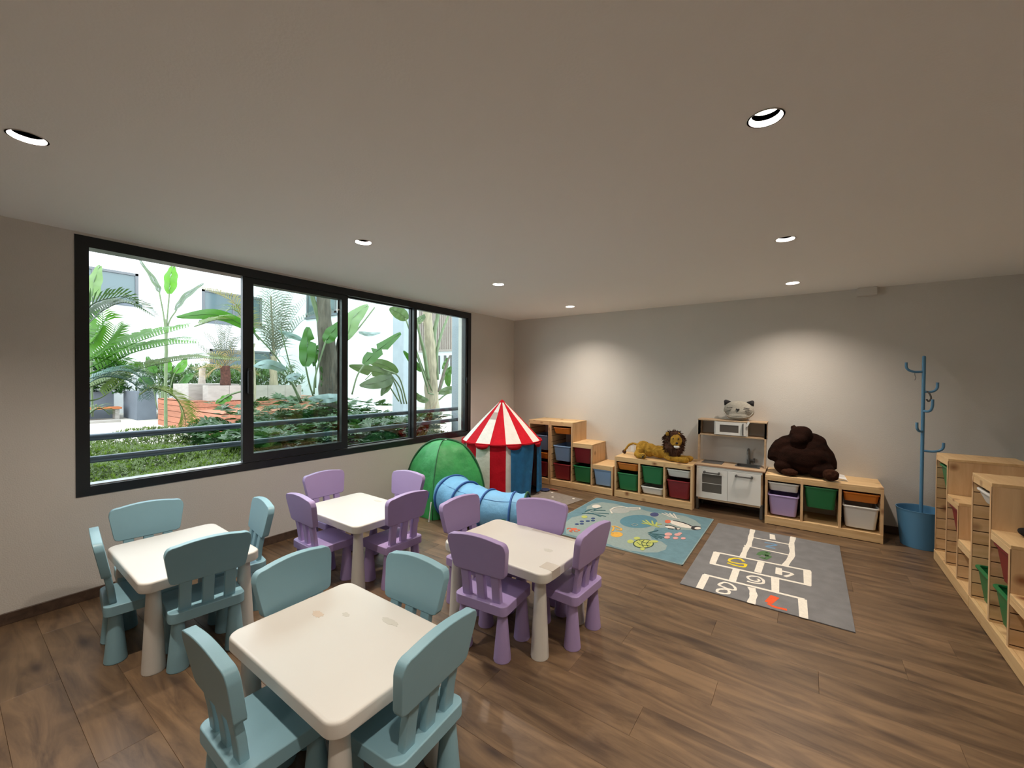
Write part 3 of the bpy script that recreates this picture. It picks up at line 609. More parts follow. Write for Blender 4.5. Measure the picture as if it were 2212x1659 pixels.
SEA_POLY=[('pale',[(1.824,-1.069),(1.831,-0.908),(1.896,-0.798),(2.032,-0.757),(2.152,-0.784),(2.247,-0.808),(2.359,-0.779),(2.48,-0.814),(2.61,-0.804),(2.721,-0.737),(2.845,-0.728),(2.959,-0.804),(3.042,-0.923),(3.056,-1.054),(3.013,-1.133),(2.913,-1.189),(2.768,-1.227),(2.687,-1.302),(2.698,-1.403),(2.702,-1.53),(2.751,-1.617),(2.84,-1.622),(2.907,-1.686),(2.921,-1.785),(2.881,-1.888),(2.799,-1.953),(2.672,-1.995),(2.525,-1.992),(2.464,-1.971),(2.319,-1.962),(2.165,-1.98),(2.035,-1.976),(1.879,-1.703),(1.857,-1.517),(1.911,-1.395),(1.9,-1.25)]),
('deep',[(2.645,-1.091),(2.655,-1.139),(2.655,-1.19),(2.648,-1.241),(2.633,-1.289),(2.61,-1.334),(2.583,-1.371),(2.55,-1.401),(2.515,-1.422),(2.478,-1.433),(2.441,-1.433),(2.405,-1.422),(2.374,-1.4),(2.347,-1.369),(2.327,-1.329),(2.314,-1.282),(2.31,-1.231),(2.314,-1.178),(2.328,-1.125),(2.35,-1.076),(2.38,-1.034),(2.415,-1.001),(2.454,-0.978),(2.495,-0.968),(2.534,-0.971),(2.571,-0.986),(2.603,-1.012),(2.628,-1.048)]),
('white',[(1.952,-0.962),(1.958,-0.983),(1.96,-1.004),(1.957,-1.025),(1.949,-1.042),(1.938,-1.055),(1.924,-1.061),(1.909,-1.061),(1.893,-1.054),(1.88,-1.042),(1.869,-1.024),(1.862,-1.003),(1.86,-0.981),(1.863,-0.96),(1.87,-0.942),(1.882,-0.929),(1.896,-0.922),(1.912,-0.923),(1.928,-0.93),(1.941,-0.943)]),
('grey',[(2.283,-0.909),(2.29,-0.942),(2.287,-0.979),(2.276,-1.014),(2.257,-1.046),(2.232,-1.07),(2.203,-1.085),(2.174,-1.09),(2.147,-1.084),(2.124,-1.067),(2.107,-1.041),(2.1,-1.008),(2.101,-0.971),(2.112,-0.934),(2.131,-0.901),(2.157,-0.875),(2.187,-0.859),(2.217,-0.855),(2.245,-0.863),(2.268,-0.881)]),
('grey',[(2.35,-0.779),(2.353,-0.801),(2.35,-0.826),(2.34,-0.851),(2.325,-0.874),(2.305,-0.892),(2.284,-0.905),(2.262,-0.91),(2.242,-0.907),(2.227,-0.896),(2.216,-0.879),(2.212,-0.857),(2.215,-0.832),(2.225,-0.807),(2.24,-0.783),(2.26,-0.764),(2.282,-0.752),(2.304,-0.747),(2.324,-0.75),(2.34,-0.761)]),
('purple',[(2.593,-0.851),(2.597,-0.874),(2.597,-0.897),(2.593,-0.918),(2.585,-0.936),(2.574,-0.948),(2.561,-0.954),(2.547,-0.952),(2.534,-0.944),(2.523,-0.929),(2.514,-0.91),(2.509,-0.887),(2.509,-0.863),(2.513,-0.841),(2.521,-0.823),(2.532,-0.81),(2.546,-0.804),(2.56,-0.806),(2.573,-0.815),(2.584,-0.831)]),
('orange_red',[(2.07,-1.804),(2.073,-1.815),(2.074,-1.826),(2.071,-1.838),(2.066,-1.848),(2.059,-1.855),(2.05,-1.86),(2.04,-1.861),(2.031,-1.859),(2.022,-1.853),(2.016,-1.844),(2.012,-1.833),(2.011,-1.821),(2.014,-1.81),(2.019,-1.8),(2.026,-1.792),(2.036,-1.787),(2.045,-1.786),(2.055,-1.789),(2.063,-1.795)]),
('orange_red',[(2.104,-1.813),(2.107,-1.82),(2.108,-1.826),(2.108,-1.832),(2.106,-1.837),(2.104,-1.841),(2.1,-1.842),(2.096,-1.841),(2.091,-1.839),(2.087,-1.834),(2.084,-1.829),(2.081,-1.822),(2.08,-1.816),(2.08,-1.81),(2.081,-1.805),(2.084,-1.801),(2.088,-1.8),(2.092,-1.801),(2.096,-1.803),(2.101,-1.808)]),
('orange_red',[(2.04,-1.88),(2.042,-1.885),(2.043,-1.89),(2.043,-1.895),(2.041,-1.899),(2.039,-1.902),(2.036,-1.903),(2.032,-1.903),(2.029,-1.901),(2.025,-1.898),(2.022,-1.893),(2.02,-1.888),(2.019,-1.883),(2.019,-1.878),(2.021,-1.874),(2.023,-1.871),(2.026,-1.87),(2.03,-1.87),(2.034,-1.872),(2.037,-1.876)]),
('amber',[(2.487,-1.669),(2.492,-1.691),(2.492,-1.713),(2.487,-1.735),(2.477,-1.754),(2.463,-1.768),(2.448,-1.776),(2.431,-1.777),(2.415,-1.771),(2.401,-1.759),(2.391,-1.741),(2.385,-1.72),(2.385,-1.697),(2.39,-1.675),(2.4,-1.656),(2.414,-1.641),(2.43,-1.633),(2.448,-1.632),(2.464,-1.639),(2.478,-1.651)]),
('white',[(2.739,-0.999),(2.775,-0.948),(2.88,-0.985),(2.973,-1.018),(2.986,-1.093),(2.896,-1.118),(2.793,-1.08)]),
('black',[(3.065,-1.02),(3.067,-1.041),(3.064,-1.063),(3.058,-1.084),(3.047,-1.101),(3.035,-1.114),(3.021,-1.121),(3.008,-1.121),(2.995,-1.114),(2.985,-1.102),(2.979,-1.084),(2.977,-1.063),(2.979,-1.041),(2.986,-1.019),(2.996,-1.001),(3.009,-0.988),(3.023,-0.981),(3.037,-0.981),(3.05,-0.988),(3.059,-1.002)]),
('white',[(3.064,-1.029),(3.065,-1.041),(3.063,-1.054),(3.059,-1.067),(3.052,-1.077),(3.044,-1.085),(3.035,-1.09),(3.027,-1.09),(3.019,-1.087),(3.013,-1.08),(3.009,-1.07),(3.008,-1.058),(3.01,-1.045),(3.015,-1.032),(3.021,-1.021),(3.029,-1.013),(3.038,-1.008),(3.047,-1.008),(3.055,-1.011),(3.06,-1.019)]),
('orange_red',[(2.762,-1.007),(2.765,-1.025),(2.766,-1.043),(2.763,-1.059),(2.758,-1.073),(2.751,-1.081),(2.743,-1.084),(2.733,-1.082),(2.724,-1.074),(2.717,-1.061),(2.711,-1.045),(2.707,-1.027),(2.706,-1.008),(2.709,-0.992),(2.714,-0.978),(2.721,-0.969),(2.73,-0.966),(2.739,-0.969),(2.749,-0.977),(2.756,-0.99)]),
('white',[(2.753,-1.202),(2.779,-1.148),(2.852,-1.173),(2.842,-1.214),(2.791,-1.224)]),
('black',[(2.9,-1.171),(2.901,-1.182),(2.9,-1.193),(2.897,-1.204),(2.892,-1.213),(2.886,-1.22),(2.879,-1.223),(2.872,-1.223),(2.865,-1.219),(2.86,-1.213),(2.856,-1.204),(2.855,-1.193),(2.855,-1.181),(2.859,-1.17),(2.864,-1.161),(2.87,-1.154),(2.877,-1.151),(2.885,-1.151),(2.891,-1.154),(2.897,-1.161)]),
('white',[(2.895,-1.177),(2.896,-1.184),(2.895,-1.19),(2.893,-1.196),(2.89,-1.202),(2.886,-1.206),(2.882,-1.208),(2.878,-1.208),(2.874,-1.206),(2.871,-1.202),(2.869,-1.197),(2.868,-1.19),(2.869,-1.184),(2.871,-1.178),(2.874,-1.172),(2.877,-1.168),(2.882,-1.166),(2.886,-1.166),(2.89,-1.168),(2.893,-1.172)]),
('dark_green',[(2.799,-1.717),(2.805,-1.753),(2.803,-1.791),(2.793,-1.826),(2.777,-1.856),(2.755,-1.878),(2.73,-1.891),(2.704,-1.892),(2.68,-1.882),(2.659,-1.862),(2.644,-1.833),(2.636,-1.797),(2.637,-1.759),(2.646,-1.722),(2.663,-1.689),(2.686,-1.666),(2.712,-1.653),(2.739,-1.652),(2.764,-1.664),(2.785,-1.687)]),
('lime',[(2.791,-1.724),(2.796,-1.755),(2.794,-1.787),(2.785,-1.818),(2.77,-1.845),(2.75,-1.864),(2.728,-1.876),(2.705,-1.877),(2.683,-1.869),(2.665,-1.852),(2.652,-1.826),(2.646,-1.796),(2.647,-1.763),(2.655,-1.73),(2.67,-1.702),(2.691,-1.681),(2.714,-1.669),(2.738,-1.669),(2.76,-1.678),(2.778,-1.697)]),
('lime',[(2.633,-1.776),(2.636,-1.79),(2.637,-1.803),(2.634,-1.816),(2.629,-1.827),(2.622,-1.835),(2.614,-1.839),(2.605,-1.838),(2.597,-1.833),(2.589,-1.825),(2.583,-1.813),(2.58,-1.8),(2.579,-1.786),(2.582,-1.772),(2.586,-1.761),(2.593,-1.753),(2.602,-1.75),(2.611,-1.75),(2.62,-1.755),(2.627,-1.764)]),
('lime',[(2.654,-1.665),(2.656,-1.677),(2.656,-1.689),(2.653,-1.701),(2.648,-1.711),(2.642,-1.718),(2.634,-1.722),(2.625,-1.722),(2.617,-1.718),(2.61,-1.711),(2.606,-1.701),(2.603,-1.689),(2.603,-1.677),(2.606,-1.665),(2.611,-1.655),(2.618,-1.648),(2.626,-1.644),(2.634,-1.644),(2.642,-1.648),(2.649,-1.655)]),
('lime',[(2.816,-1.64),(2.817,-1.649),(2.814,-1.661),(2.808,-1.672),(2.799,-1.683),(2.789,-1.693),(2.777,-1.7),(2.766,-1.703),(2.757,-1.703),(2.749,-1.7),(2.745,-1.693),(2.744,-1.683),(2.747,-1.672),(2.753,-1.66),(2.762,-1.649),(2.773,-1.639),(2.784,-1.632),(2.795,-1.629),(2.805,-1.629),(2.812,-1.633)]),
('lime',[(2.771,-1.886),(2.773,-1.895),(2.773,-1.904),(2.771,-1.913),(2.767,-1.921),(2.762,-1.926),(2.756,-1.929),(2.75,-1.929),(2.744,-1.926),(2.739,-1.92),(2.735,-1.913),(2.733,-1.903),(2.733,-1.894),(2.735,-1.885),(2.739,-1.877),(2.744,-1.871),(2.75,-1.869),(2.757,-1.869),(2.763,-1.872),(2.768,-1.878)]),
('lime',[(1.989,-1.402),(1.993,-1.415),(1.995,-1.428),(1.993,-1.441),(1.988,-1.452),(1.981,-1.46),(1.972,-1.464),(1.962,-1.464),(1.952,-1.46),(1.943,-1.453),(1.936,-1.442),(1.932,-1.429),(1.93,-1.416),(1.932,-1.403),(1.937,-1.392),(1.944,-1.383),(1.953,-1.379),(1.963,-1.379),(1.973,-1.383),(1.982,-1.391)]),
('navy',[(2.017,-1.665),(2.019,-1.671),(2.02,-1.679),(2.018,-1.686),(2.014,-1.692),(2.01,-1.697),(2.004,-1.7),(1.998,-1.701),(1.992,-1.699),(1.987,-1.696),(1.983,-1.691),(1.981,-1.684),(1.98,-1.677),(1.982,-1.67),(1.985,-1.663),(1.99,-1.658),(1.996,-1.655),(2.002,-1.655),(2.008,-1.656),(2.013,-1.66)]),
('navy',[(2.022,-1.56),(2.024,-1.566),(2.025,-1.574),(2.023,-1.581),(2.019,-1.588),(2.014,-1.593),(2.009,-1.596),(2.002,-1.597),(1.996,-1.595),(1.991,-1.591),(1.987,-1.586),(1.985,-1.579),(1.985,-1.572),(1.986,-1.564),(1.99,-1.558),(1.995,-1.553),(2.001,-1.55),(2.007,-1.549),(2.013,-1.55),(2.018,-1.554)]),
('navy',[(2.054,-1.626),(2.056,-1.632),(2.056,-1.639),(2.055,-1.647),(2.051,-1.653),(2.046,-1.658),(2.04,-1.661),(2.034,-1.662),(2.028,-1.66),(2.023,-1.657),(2.02,-1.651),(2.017,-1.645),(2.017,-1.637),(2.019,-1.63),(2.022,-1.624),(2.027,-1.619),(2.033,-1.616),(2.039,-1.615),(2.045,-1.617),(2.05,-1.62)]),
('navy',[(2.068,-1.511),(2.07,-1.517),(2.07,-1.525),(2.068,-1.532),(2.064,-1.539),(2.06,-1.544),(2.054,-1.547),(2.047,-1.548),(2.041,-1.546),(2.036,-1.542),(2.032,-1.537),(2.03,-1.53),(2.03,-1.522),(2.032,-1.515),(2.035,-1.508),(2.04,-1.503),(2.046,-1.5),(2.053,-1.499),(2.059,-1.501),(2.064,-1.505)]),
('navy',[(2.078,-1.4),(2.08,-1.407),(2.08,-1.415),(2.079,-1.422),(2.075,-1.429),(2.07,-1.434),(2.064,-1.437),(2.058,-1.438),(2.052,-1.436),(2.046,-1.432),(2.042,-1.426),(2.04,-1.419),(2.04,-1.411),(2.042,-1.404),(2.046,-1.397),(2.051,-1.392),(2.057,-1.389),(2.063,-1.388),(2.069,-1.39),(2.074,-1.394)]),
('navy',[(2.105,-1.464),(2.107,-1.471),(2.107,-1.479),(2.106,-1.486),(2.102,-1.493),(2.097,-1.498),(2.091,-1.501),(2.085,-1.501),(2.079,-1.5),(2.074,-1.496),(2.07,-1.49),(2.068,-1.483),(2.068,-1.476),(2.07,-1.468),(2.073,-1.461),(2.078,-1.456),(2.084,-1.453),(2.09,-1.452),(2.096,-1.454),(2.102,-1.458)]),
('pink',[(2.872,-1.378),(2.874,-1.393),(2.873,-1.408),(2.868,-1.422),(2.862,-1.434),(2.853,-1.443),(2.843,-1.448),(2.834,-1.448),(2.824,-1.444),(2.817,-1.435),(2.812,-1.423),(2.81,-1.408),(2.811,-1.393),(2.815,-1.378),(2.821,-1.366),(2.83,-1.357),(2.84,-1.352),(2.85,-1.352),(2.859,-1.357),(2.867,-1.366)]),
('pink',[(2.941,-1.339),(2.943,-1.351),(2.941,-1.364),(2.938,-1.376),(2.932,-1.386),(2.925,-1.394),(2.917,-1.398),(2.909,-1.398),(2.901,-1.394),(2.895,-1.387),(2.891,-1.376),(2.89,-1.364),(2.891,-1.351),(2.894,-1.339),(2.9,-1.329),(2.907,-1.321),(2.915,-1.317),(2.924,-1.317),(2.931,-1.321),(2.937,-1.329)]),
('pink',[(2.945,-1.298),(2.946,-1.307),(2.945,-1.316),(2.942,-1.324),(2.938,-1.332),(2.933,-1.337),(2.927,-1.34),(2.922,-1.34),(2.916,-1.337),(2.912,-1.332),(2.909,-1.324),(2.908,-1.316),(2.909,-1.307),(2.912,-1.298),(2.916,-1.29),(2.921,-1.285),(2.927,-1.282),(2.932,-1.282),(2.938,-1.285),(2.942,-1.291)]),
('pink',[(2.878,-1.474),(2.88,-1.485),(2.879,-1.496),(2.876,-1.507),(2.87,-1.517),(2.864,-1.524),(2.856,-1.527),(2.848,-1.527),(2.841,-1.524),(2.836,-1.518),(2.832,-1.508),(2.83,-1.497),(2.831,-1.486),(2.834,-1.475),(2.839,-1.465),(2.846,-1.458),(2.854,-1.454),(2.862,-1.454),(2.869,-1.458),(2.874,-1.464)]),
('pink',[(2.945,-1.444),(2.946,-1.454),(2.945,-1.465),(2.942,-1.475),(2.937,-1.484),(2.931,-1.49),(2.924,-1.493),(2.917,-1.493),(2.911,-1.49),(2.905,-1.484),(2.902,-1.476),(2.901,-1.466),(2.902,-1.455),(2.905,-1.445),(2.909,-1.436),(2.916,-1.429),(2.923,-1.426),(2.93,-1.426),(2.936,-1.429),(2.941,-1.435)]),
('pink',[(3.003,-1.411),(3.004,-1.419),(3.003,-1.429),(3,-1.437),(2.996,-1.445),(2.99,-1.45),(2.984,-1.453),(2.979,-1.453),(2.973,-1.45),(2.969,-1.445),(2.966,-1.438),(2.965,-1.429),(2.966,-1.42),(2.969,-1.411),(2.973,-1.403),(2.978,-1.398),(2.984,-1.395),(2.99,-1.395),(2.996,-1.398),(3,-1.403)])]
SEA_STROKE=[('teal',0.016,[(1.894,-1.34),(2.007,-1.231),(2.139,-1.164)]),
('teal',0.016,[(1.902,-1.317),(2.016,-1.272),(2.146,-1.269)]),
('teal',0.016,[(1.896,-1.242),(1.914,-1.133),(1.953,-1.066)]),
('teal',0.016,[(1.939,-1.209),(1.99,-1.122),(2.06,-1.076)]),
('teal',0.016,[(1.932,-1.278),(2.013,-1.275),(2.109,-1.312)]),
('teal',0.016,[(1.948,-1.143),(1.957,-1.052),(1.985,-1.004)]),
('teal',0.016,[(1.898,-1.268),(1.892,-1.182),(1.906,-1.138)]),
('teal',0.018,[(2.67,-1.477),(2.831,-1.509)]),
('teal',0.018,[(2.689,-1.514),(2.818,-1.543)]),
('teal',0.018,[(2.682,-1.467),(2.726,-1.355)]),
('teal',0.018,[(2.701,-1.479),(2.82,-1.442)]),
('teal',0.018,[(2.705,-1.515),(2.793,-1.586)]),
('white',0.014,[(2.606,-0.79),(2.718,-0.856)]),
('white',0.014,[(2.631,-0.754),(2.746,-0.835)]),
('white',0.014,[(2.678,-0.736),(2.76,-0.857)]),
('white',0.014,[(2.718,-0.723),(2.788,-0.869)]),
('white',0.014,[(2.718,-0.856),(2.822,-0.875)]),
('lime',0.018,[(2.514,-1.168),(2.613,-1.243)]),
('lime',0.018,[(2.533,-1.122),(2.626,-1.233)]),
('lime',0.018,[(2.531,-1.245),(2.633,-1.228)]),
('lime',0.018,[(2.596,-1.106),(2.64,-1.223)]),
('lime',0.018,[(2.613,-1.243),(2.713,-1.255)]),
('lime',0.018,[(2.651,-1.126),(2.68,-1.251)]),
('lime',0.018,[(2.64,-1.223),(2.706,-1.145)]),
('white',0.022,[(2.098,-1.03),(2.105,-0.915),(2.161,-0.835),(2.225,-0.825)]),
('white',0.016,[(2.217,-0.856),(2.285,-0.78),(2.337,-0.74),(2.365,-0.811)]),
('white',0.018,[(2.104,-1.043),(2.165,-1.137)]),
('black',0.016,[(2.771,-0.963),(2.86,-0.964),(2.939,-1),(2.977,-1.035)]),
('black',0.012,[(2.746,-1.159),(2.792,-1.139),(2.854,-1.166)]),
('black',0.01,[(2.796,-1.243),(2.845,-1.225)]),
('amber',0.018,[(2.371,-1.647),(2.35,-1.553),(2.32,-1.52),(2.346,-1.5),(2.417,-1.531),(2.43,-1.576),(2.386,-1.581)]),
('amber',0.014,[(2.402,-1.703),(2.37,-1.674)]),
('pale',0.008,[(2.461,-1.357),(2.475,-1.302),(2.514,-1.317),(2.499,-1.372),(2.461,-1.357)]),
('dark_green',0.007,[(2.662,-1.778),(2.721,-1.824),(2.78,-1.781)]),
('dark_green',0.007,[(2.667,-1.727),(2.733,-1.748),(2.774,-1.717)]),
('dark_green',0.007,[(2.7,-1.691),(2.704,-1.77),(2.745,-1.851)]),
('dark_green',0.007,[(2.745,-1.693),(2.745,-1.762),(2.776,-1.817)]),
('orange_red',0.012,[(2.018,-1.828),(1.988,-1.829),(1.987,-1.866)]),
('orange_red',0.012,[(2.04,-1.853),(2.041,-1.906),(2.067,-1.905)]),
('orange_red',0.008,[(2.048,-1.834),(2.079,-1.878),(2.107,-1.865)]),
('orange_red',0.014,[(2.08,-1.81),(2.102,-1.82)])]
FRONDS=[('near',[(-3,-4.514,1.566),(-3.12,-4.308,1.705),(-3.24,-4.091,1.878),(-3.36,-3.855,2.012),(-3.48,-3.645,2.106),(-3.6,-3.287,2.258)],0.5,'bright'),
('near',[(-3,-4.53,1.203),(-3.2,-4.31,1.249),(-3.4,-3.967,1.568),(-3.6,-3.538,1.717),(-3.8,-3.12,1.795),(-4,-2.862,1.797),(-4.2,-2.338,1.787)],0.38,'olive'),
('near',[(-3,-4.54,1.986),(-3.08,-4.437,2.16),(-3.16,-4.299,2.326),(-3.24,-4.129,2.443),(-3.32,-3.948,2.434),(-3.4,-3.756,2.332)],0.34,'dark'),
('near',[(-3,-4.54,2.122),(-3,-4.452,2.33),(-3,-4.326,2.429),(-3,-4.161,2.487),(-3,-4.051,2.452)],0.42,'dark'),
('near',[(-2.8,-4.545,1.45),(-2.85,-4.427,1.499),(-2.9,-4.214,1.572),(-2.95,-4.032,1.512),(-3,-3.898,1.319)],0.26,'blue'),
('near',[(-3,-4.514,1.645),(-3.1,-4.414,1.72),(-3.2,-4.293,1.853),(-3.3,-4.198,2.034),(-3.4,-4.155,2.173)],0.4,'bright'),
('near',[(-3.1,-4.5,1.497),(-3.24,-4.287,1.614),(-3.38,-4.021,1.8),(-3.52,-3.727,1.913),(-3.66,-3.453,1.986),(-3.8,-3.12,2.029)],0.5,'bright'),
('near',[(-2.9,-4.034,1.275),(-2.94,-3.896,1.355),(-2.98,-3.681,1.254),(-3.02,-3.559,1.069),(-3.06,-3.515,0.883),(-3.1,-3.511,0.788)],0.26,'lime'),
('near',[(-2.8,-4.54,1.4),(-2.85,-4.374,1.493),(-2.9,-4.171,1.467),(-2.95,-4.023,1.347),(-3,-3.969,1.205)],0.24,'blue'),
('near',[(-3.3,-4.483,1.803),(-3.325,-4.377,1.935),(-3.35,-4.304,2.079),(-3.375,-4.276,2.243),(-3.4,-4.287,2.35)],0.34,'bright'),
('near',[(-3.2,-4.486,1.335),(-3.333,-4.31,1.414),(-3.467,-4.071,1.522),(-3.6,-3.854,1.583)],0.34,'olive'),
('near',[(-3.1,-4.499,1.716),(-3.167,-4.337,1.725),(-3.233,-4.149,1.671),(-3.3,-3.989,1.579)],0.34,'bright'),
('near',[(-3,-4.524,0.967),(-3.033,-4.432,1.08),(-3.067,-4.351,1.109),(-3.1,-4.267,1.031)],0.2,'olive'),
('near',[(-3.9,-3.151,2.29),(-4.05,-2.787,2.454),(-4.2,-2.492,2.501)],0.3,'olive'),
('mid',[(-6,-1.493,2.235),(-5.833,-1.642,2.73),(-5.667,-1.982,3.053),(-5.5,-2.572,3.189)],0.45,'dry'),
('mid',[(-6,-1.493,2.235),(-5.933,-1.664,2.734),(-5.867,-1.908,2.912),(-5.8,-2.181,2.662)],0.4,'olive'),
('slim',[(-9,0.374,2.049),(-9,0.154,3.19),(-9,-0.182,3.809)],0.68,'grey'),
('slim',[(-9,0.374,2.049),(-9,0.282,3.205),(-9,0.154,4.202)],0.68,'grey'),
('slim',[(-9,0.374,2.049),(-9,0.453,3.088),(-9,0.64,4.154)],0.68,'grey'),
('slim',[(-9,0.374,2.049),(-9,0.613,3.106),(-9,1.029,4.296)],0.68,'grey'),
('slim',[(-9,0.374,2.049),(-9,0.819,3.129),(-9,1.439,4.078)],0.68,'grey'),
('slim',[(-9,0.374,2.049),(-9,0.819,2.776),(-9,1.247,3.321)],0.68,'grey'),
('slim',[(-9,0.374,2.049),(-9,0.154,2.514),(-9,-0.035,2.767)],0.68,'grey'),
('slim',[(-9,0.374,2.049),(-9,0.09,2.778),(-9,-0.339,3)],0.68,'grey'),
('slim',[(-9,0.374,2.049),(-9,1.03,3.081),(-9,1.777,3.685)],0.68,'grey'),
('slim',[(-9,0.374,2.049),(-9,0.373,3.216),(-9,0.347,4.444)],0.68,'grey'),
('slim',[(-9,0.374,2.049),(-9,0.614,2.129),(-9,0.862,1.716)],0.68,'grey'),
('slim',[(-9,0.374,2.049),(-9,0.154,2.04),(-9,-0.097,1.696)],0.68,'grey'),
('cycad',[(-9,-0.901,1.767),(-8.9,-1.319,1.913),(-8.8,-1.73,1.871)],0.42,'straw'),
('cycad',[(-9,-0.901,1.767),(-8.9,-1.319,1.767),(-8.8,-1.653,1.662)],0.42,'straw'),
('cycad',[(-9,-0.901,1.767),(-8.9,-1.194,1.697),(-8.8,-1.454,1.487)],0.42,'straw'),
('cycad',[(-9,-0.901,1.767),(-8.9,-0.612,1.966),(-8.8,-0.302,1.794)],0.42,'straw'),
('cycad',[(-9,-0.901,1.767),(-8.9,-0.555,1.75),(-8.8,-0.12,1.536)],0.42,'straw'),
('cycad',[(-9,-0.901,1.767),(-8.9,-0.612,1.684),(-8.8,-0.361,1.3)],0.42,'straw'),
('cycad',[(-9,-0.901,1.767),(-8.9,-0.726,2.126),(-8.8,-0.478,2.072)],0.42,'straw'),
('cycad',[(-9,-0.901,1.767),(-8.9,-1.13,2.043),(-8.8,-1.403,2.088)],0.42,'straw'),
('cycad',[(-9,-0.901,1.805),(-9,-1.181,2.352),(-9,-1.49,2.691)],0.42,'grey'),
('cycad',[(-9,-0.901,1.805),(-9,-1.02,2.425),(-9,-1.158,3.032)],0.42,'grey'),
('cycad',[(-9,-0.901,1.805),(-9,-0.856,2.438),(-9,-0.687,3.088)],0.42,'grey'),
('cycad',[(-9,-0.901,1.805),(-9,-0.631,2.39),(-9,-0.339,2.804)],0.42,'grey'),
('cycad',[(-9,-0.901,1.805),(-9,-1.286,2.099),(-9,-1.64,2.379)],0.42,'grey'),
('cycad',[(-9,-0.901,1.805),(-9,-0.574,2.137),(-9,-0.158,2.424)],0.42,'grey'),
('cycad',[(-9,-0.901,1.805),(-9,-0.911,2.371),(-9,-0.91,2.936)],0.42,'grey')]
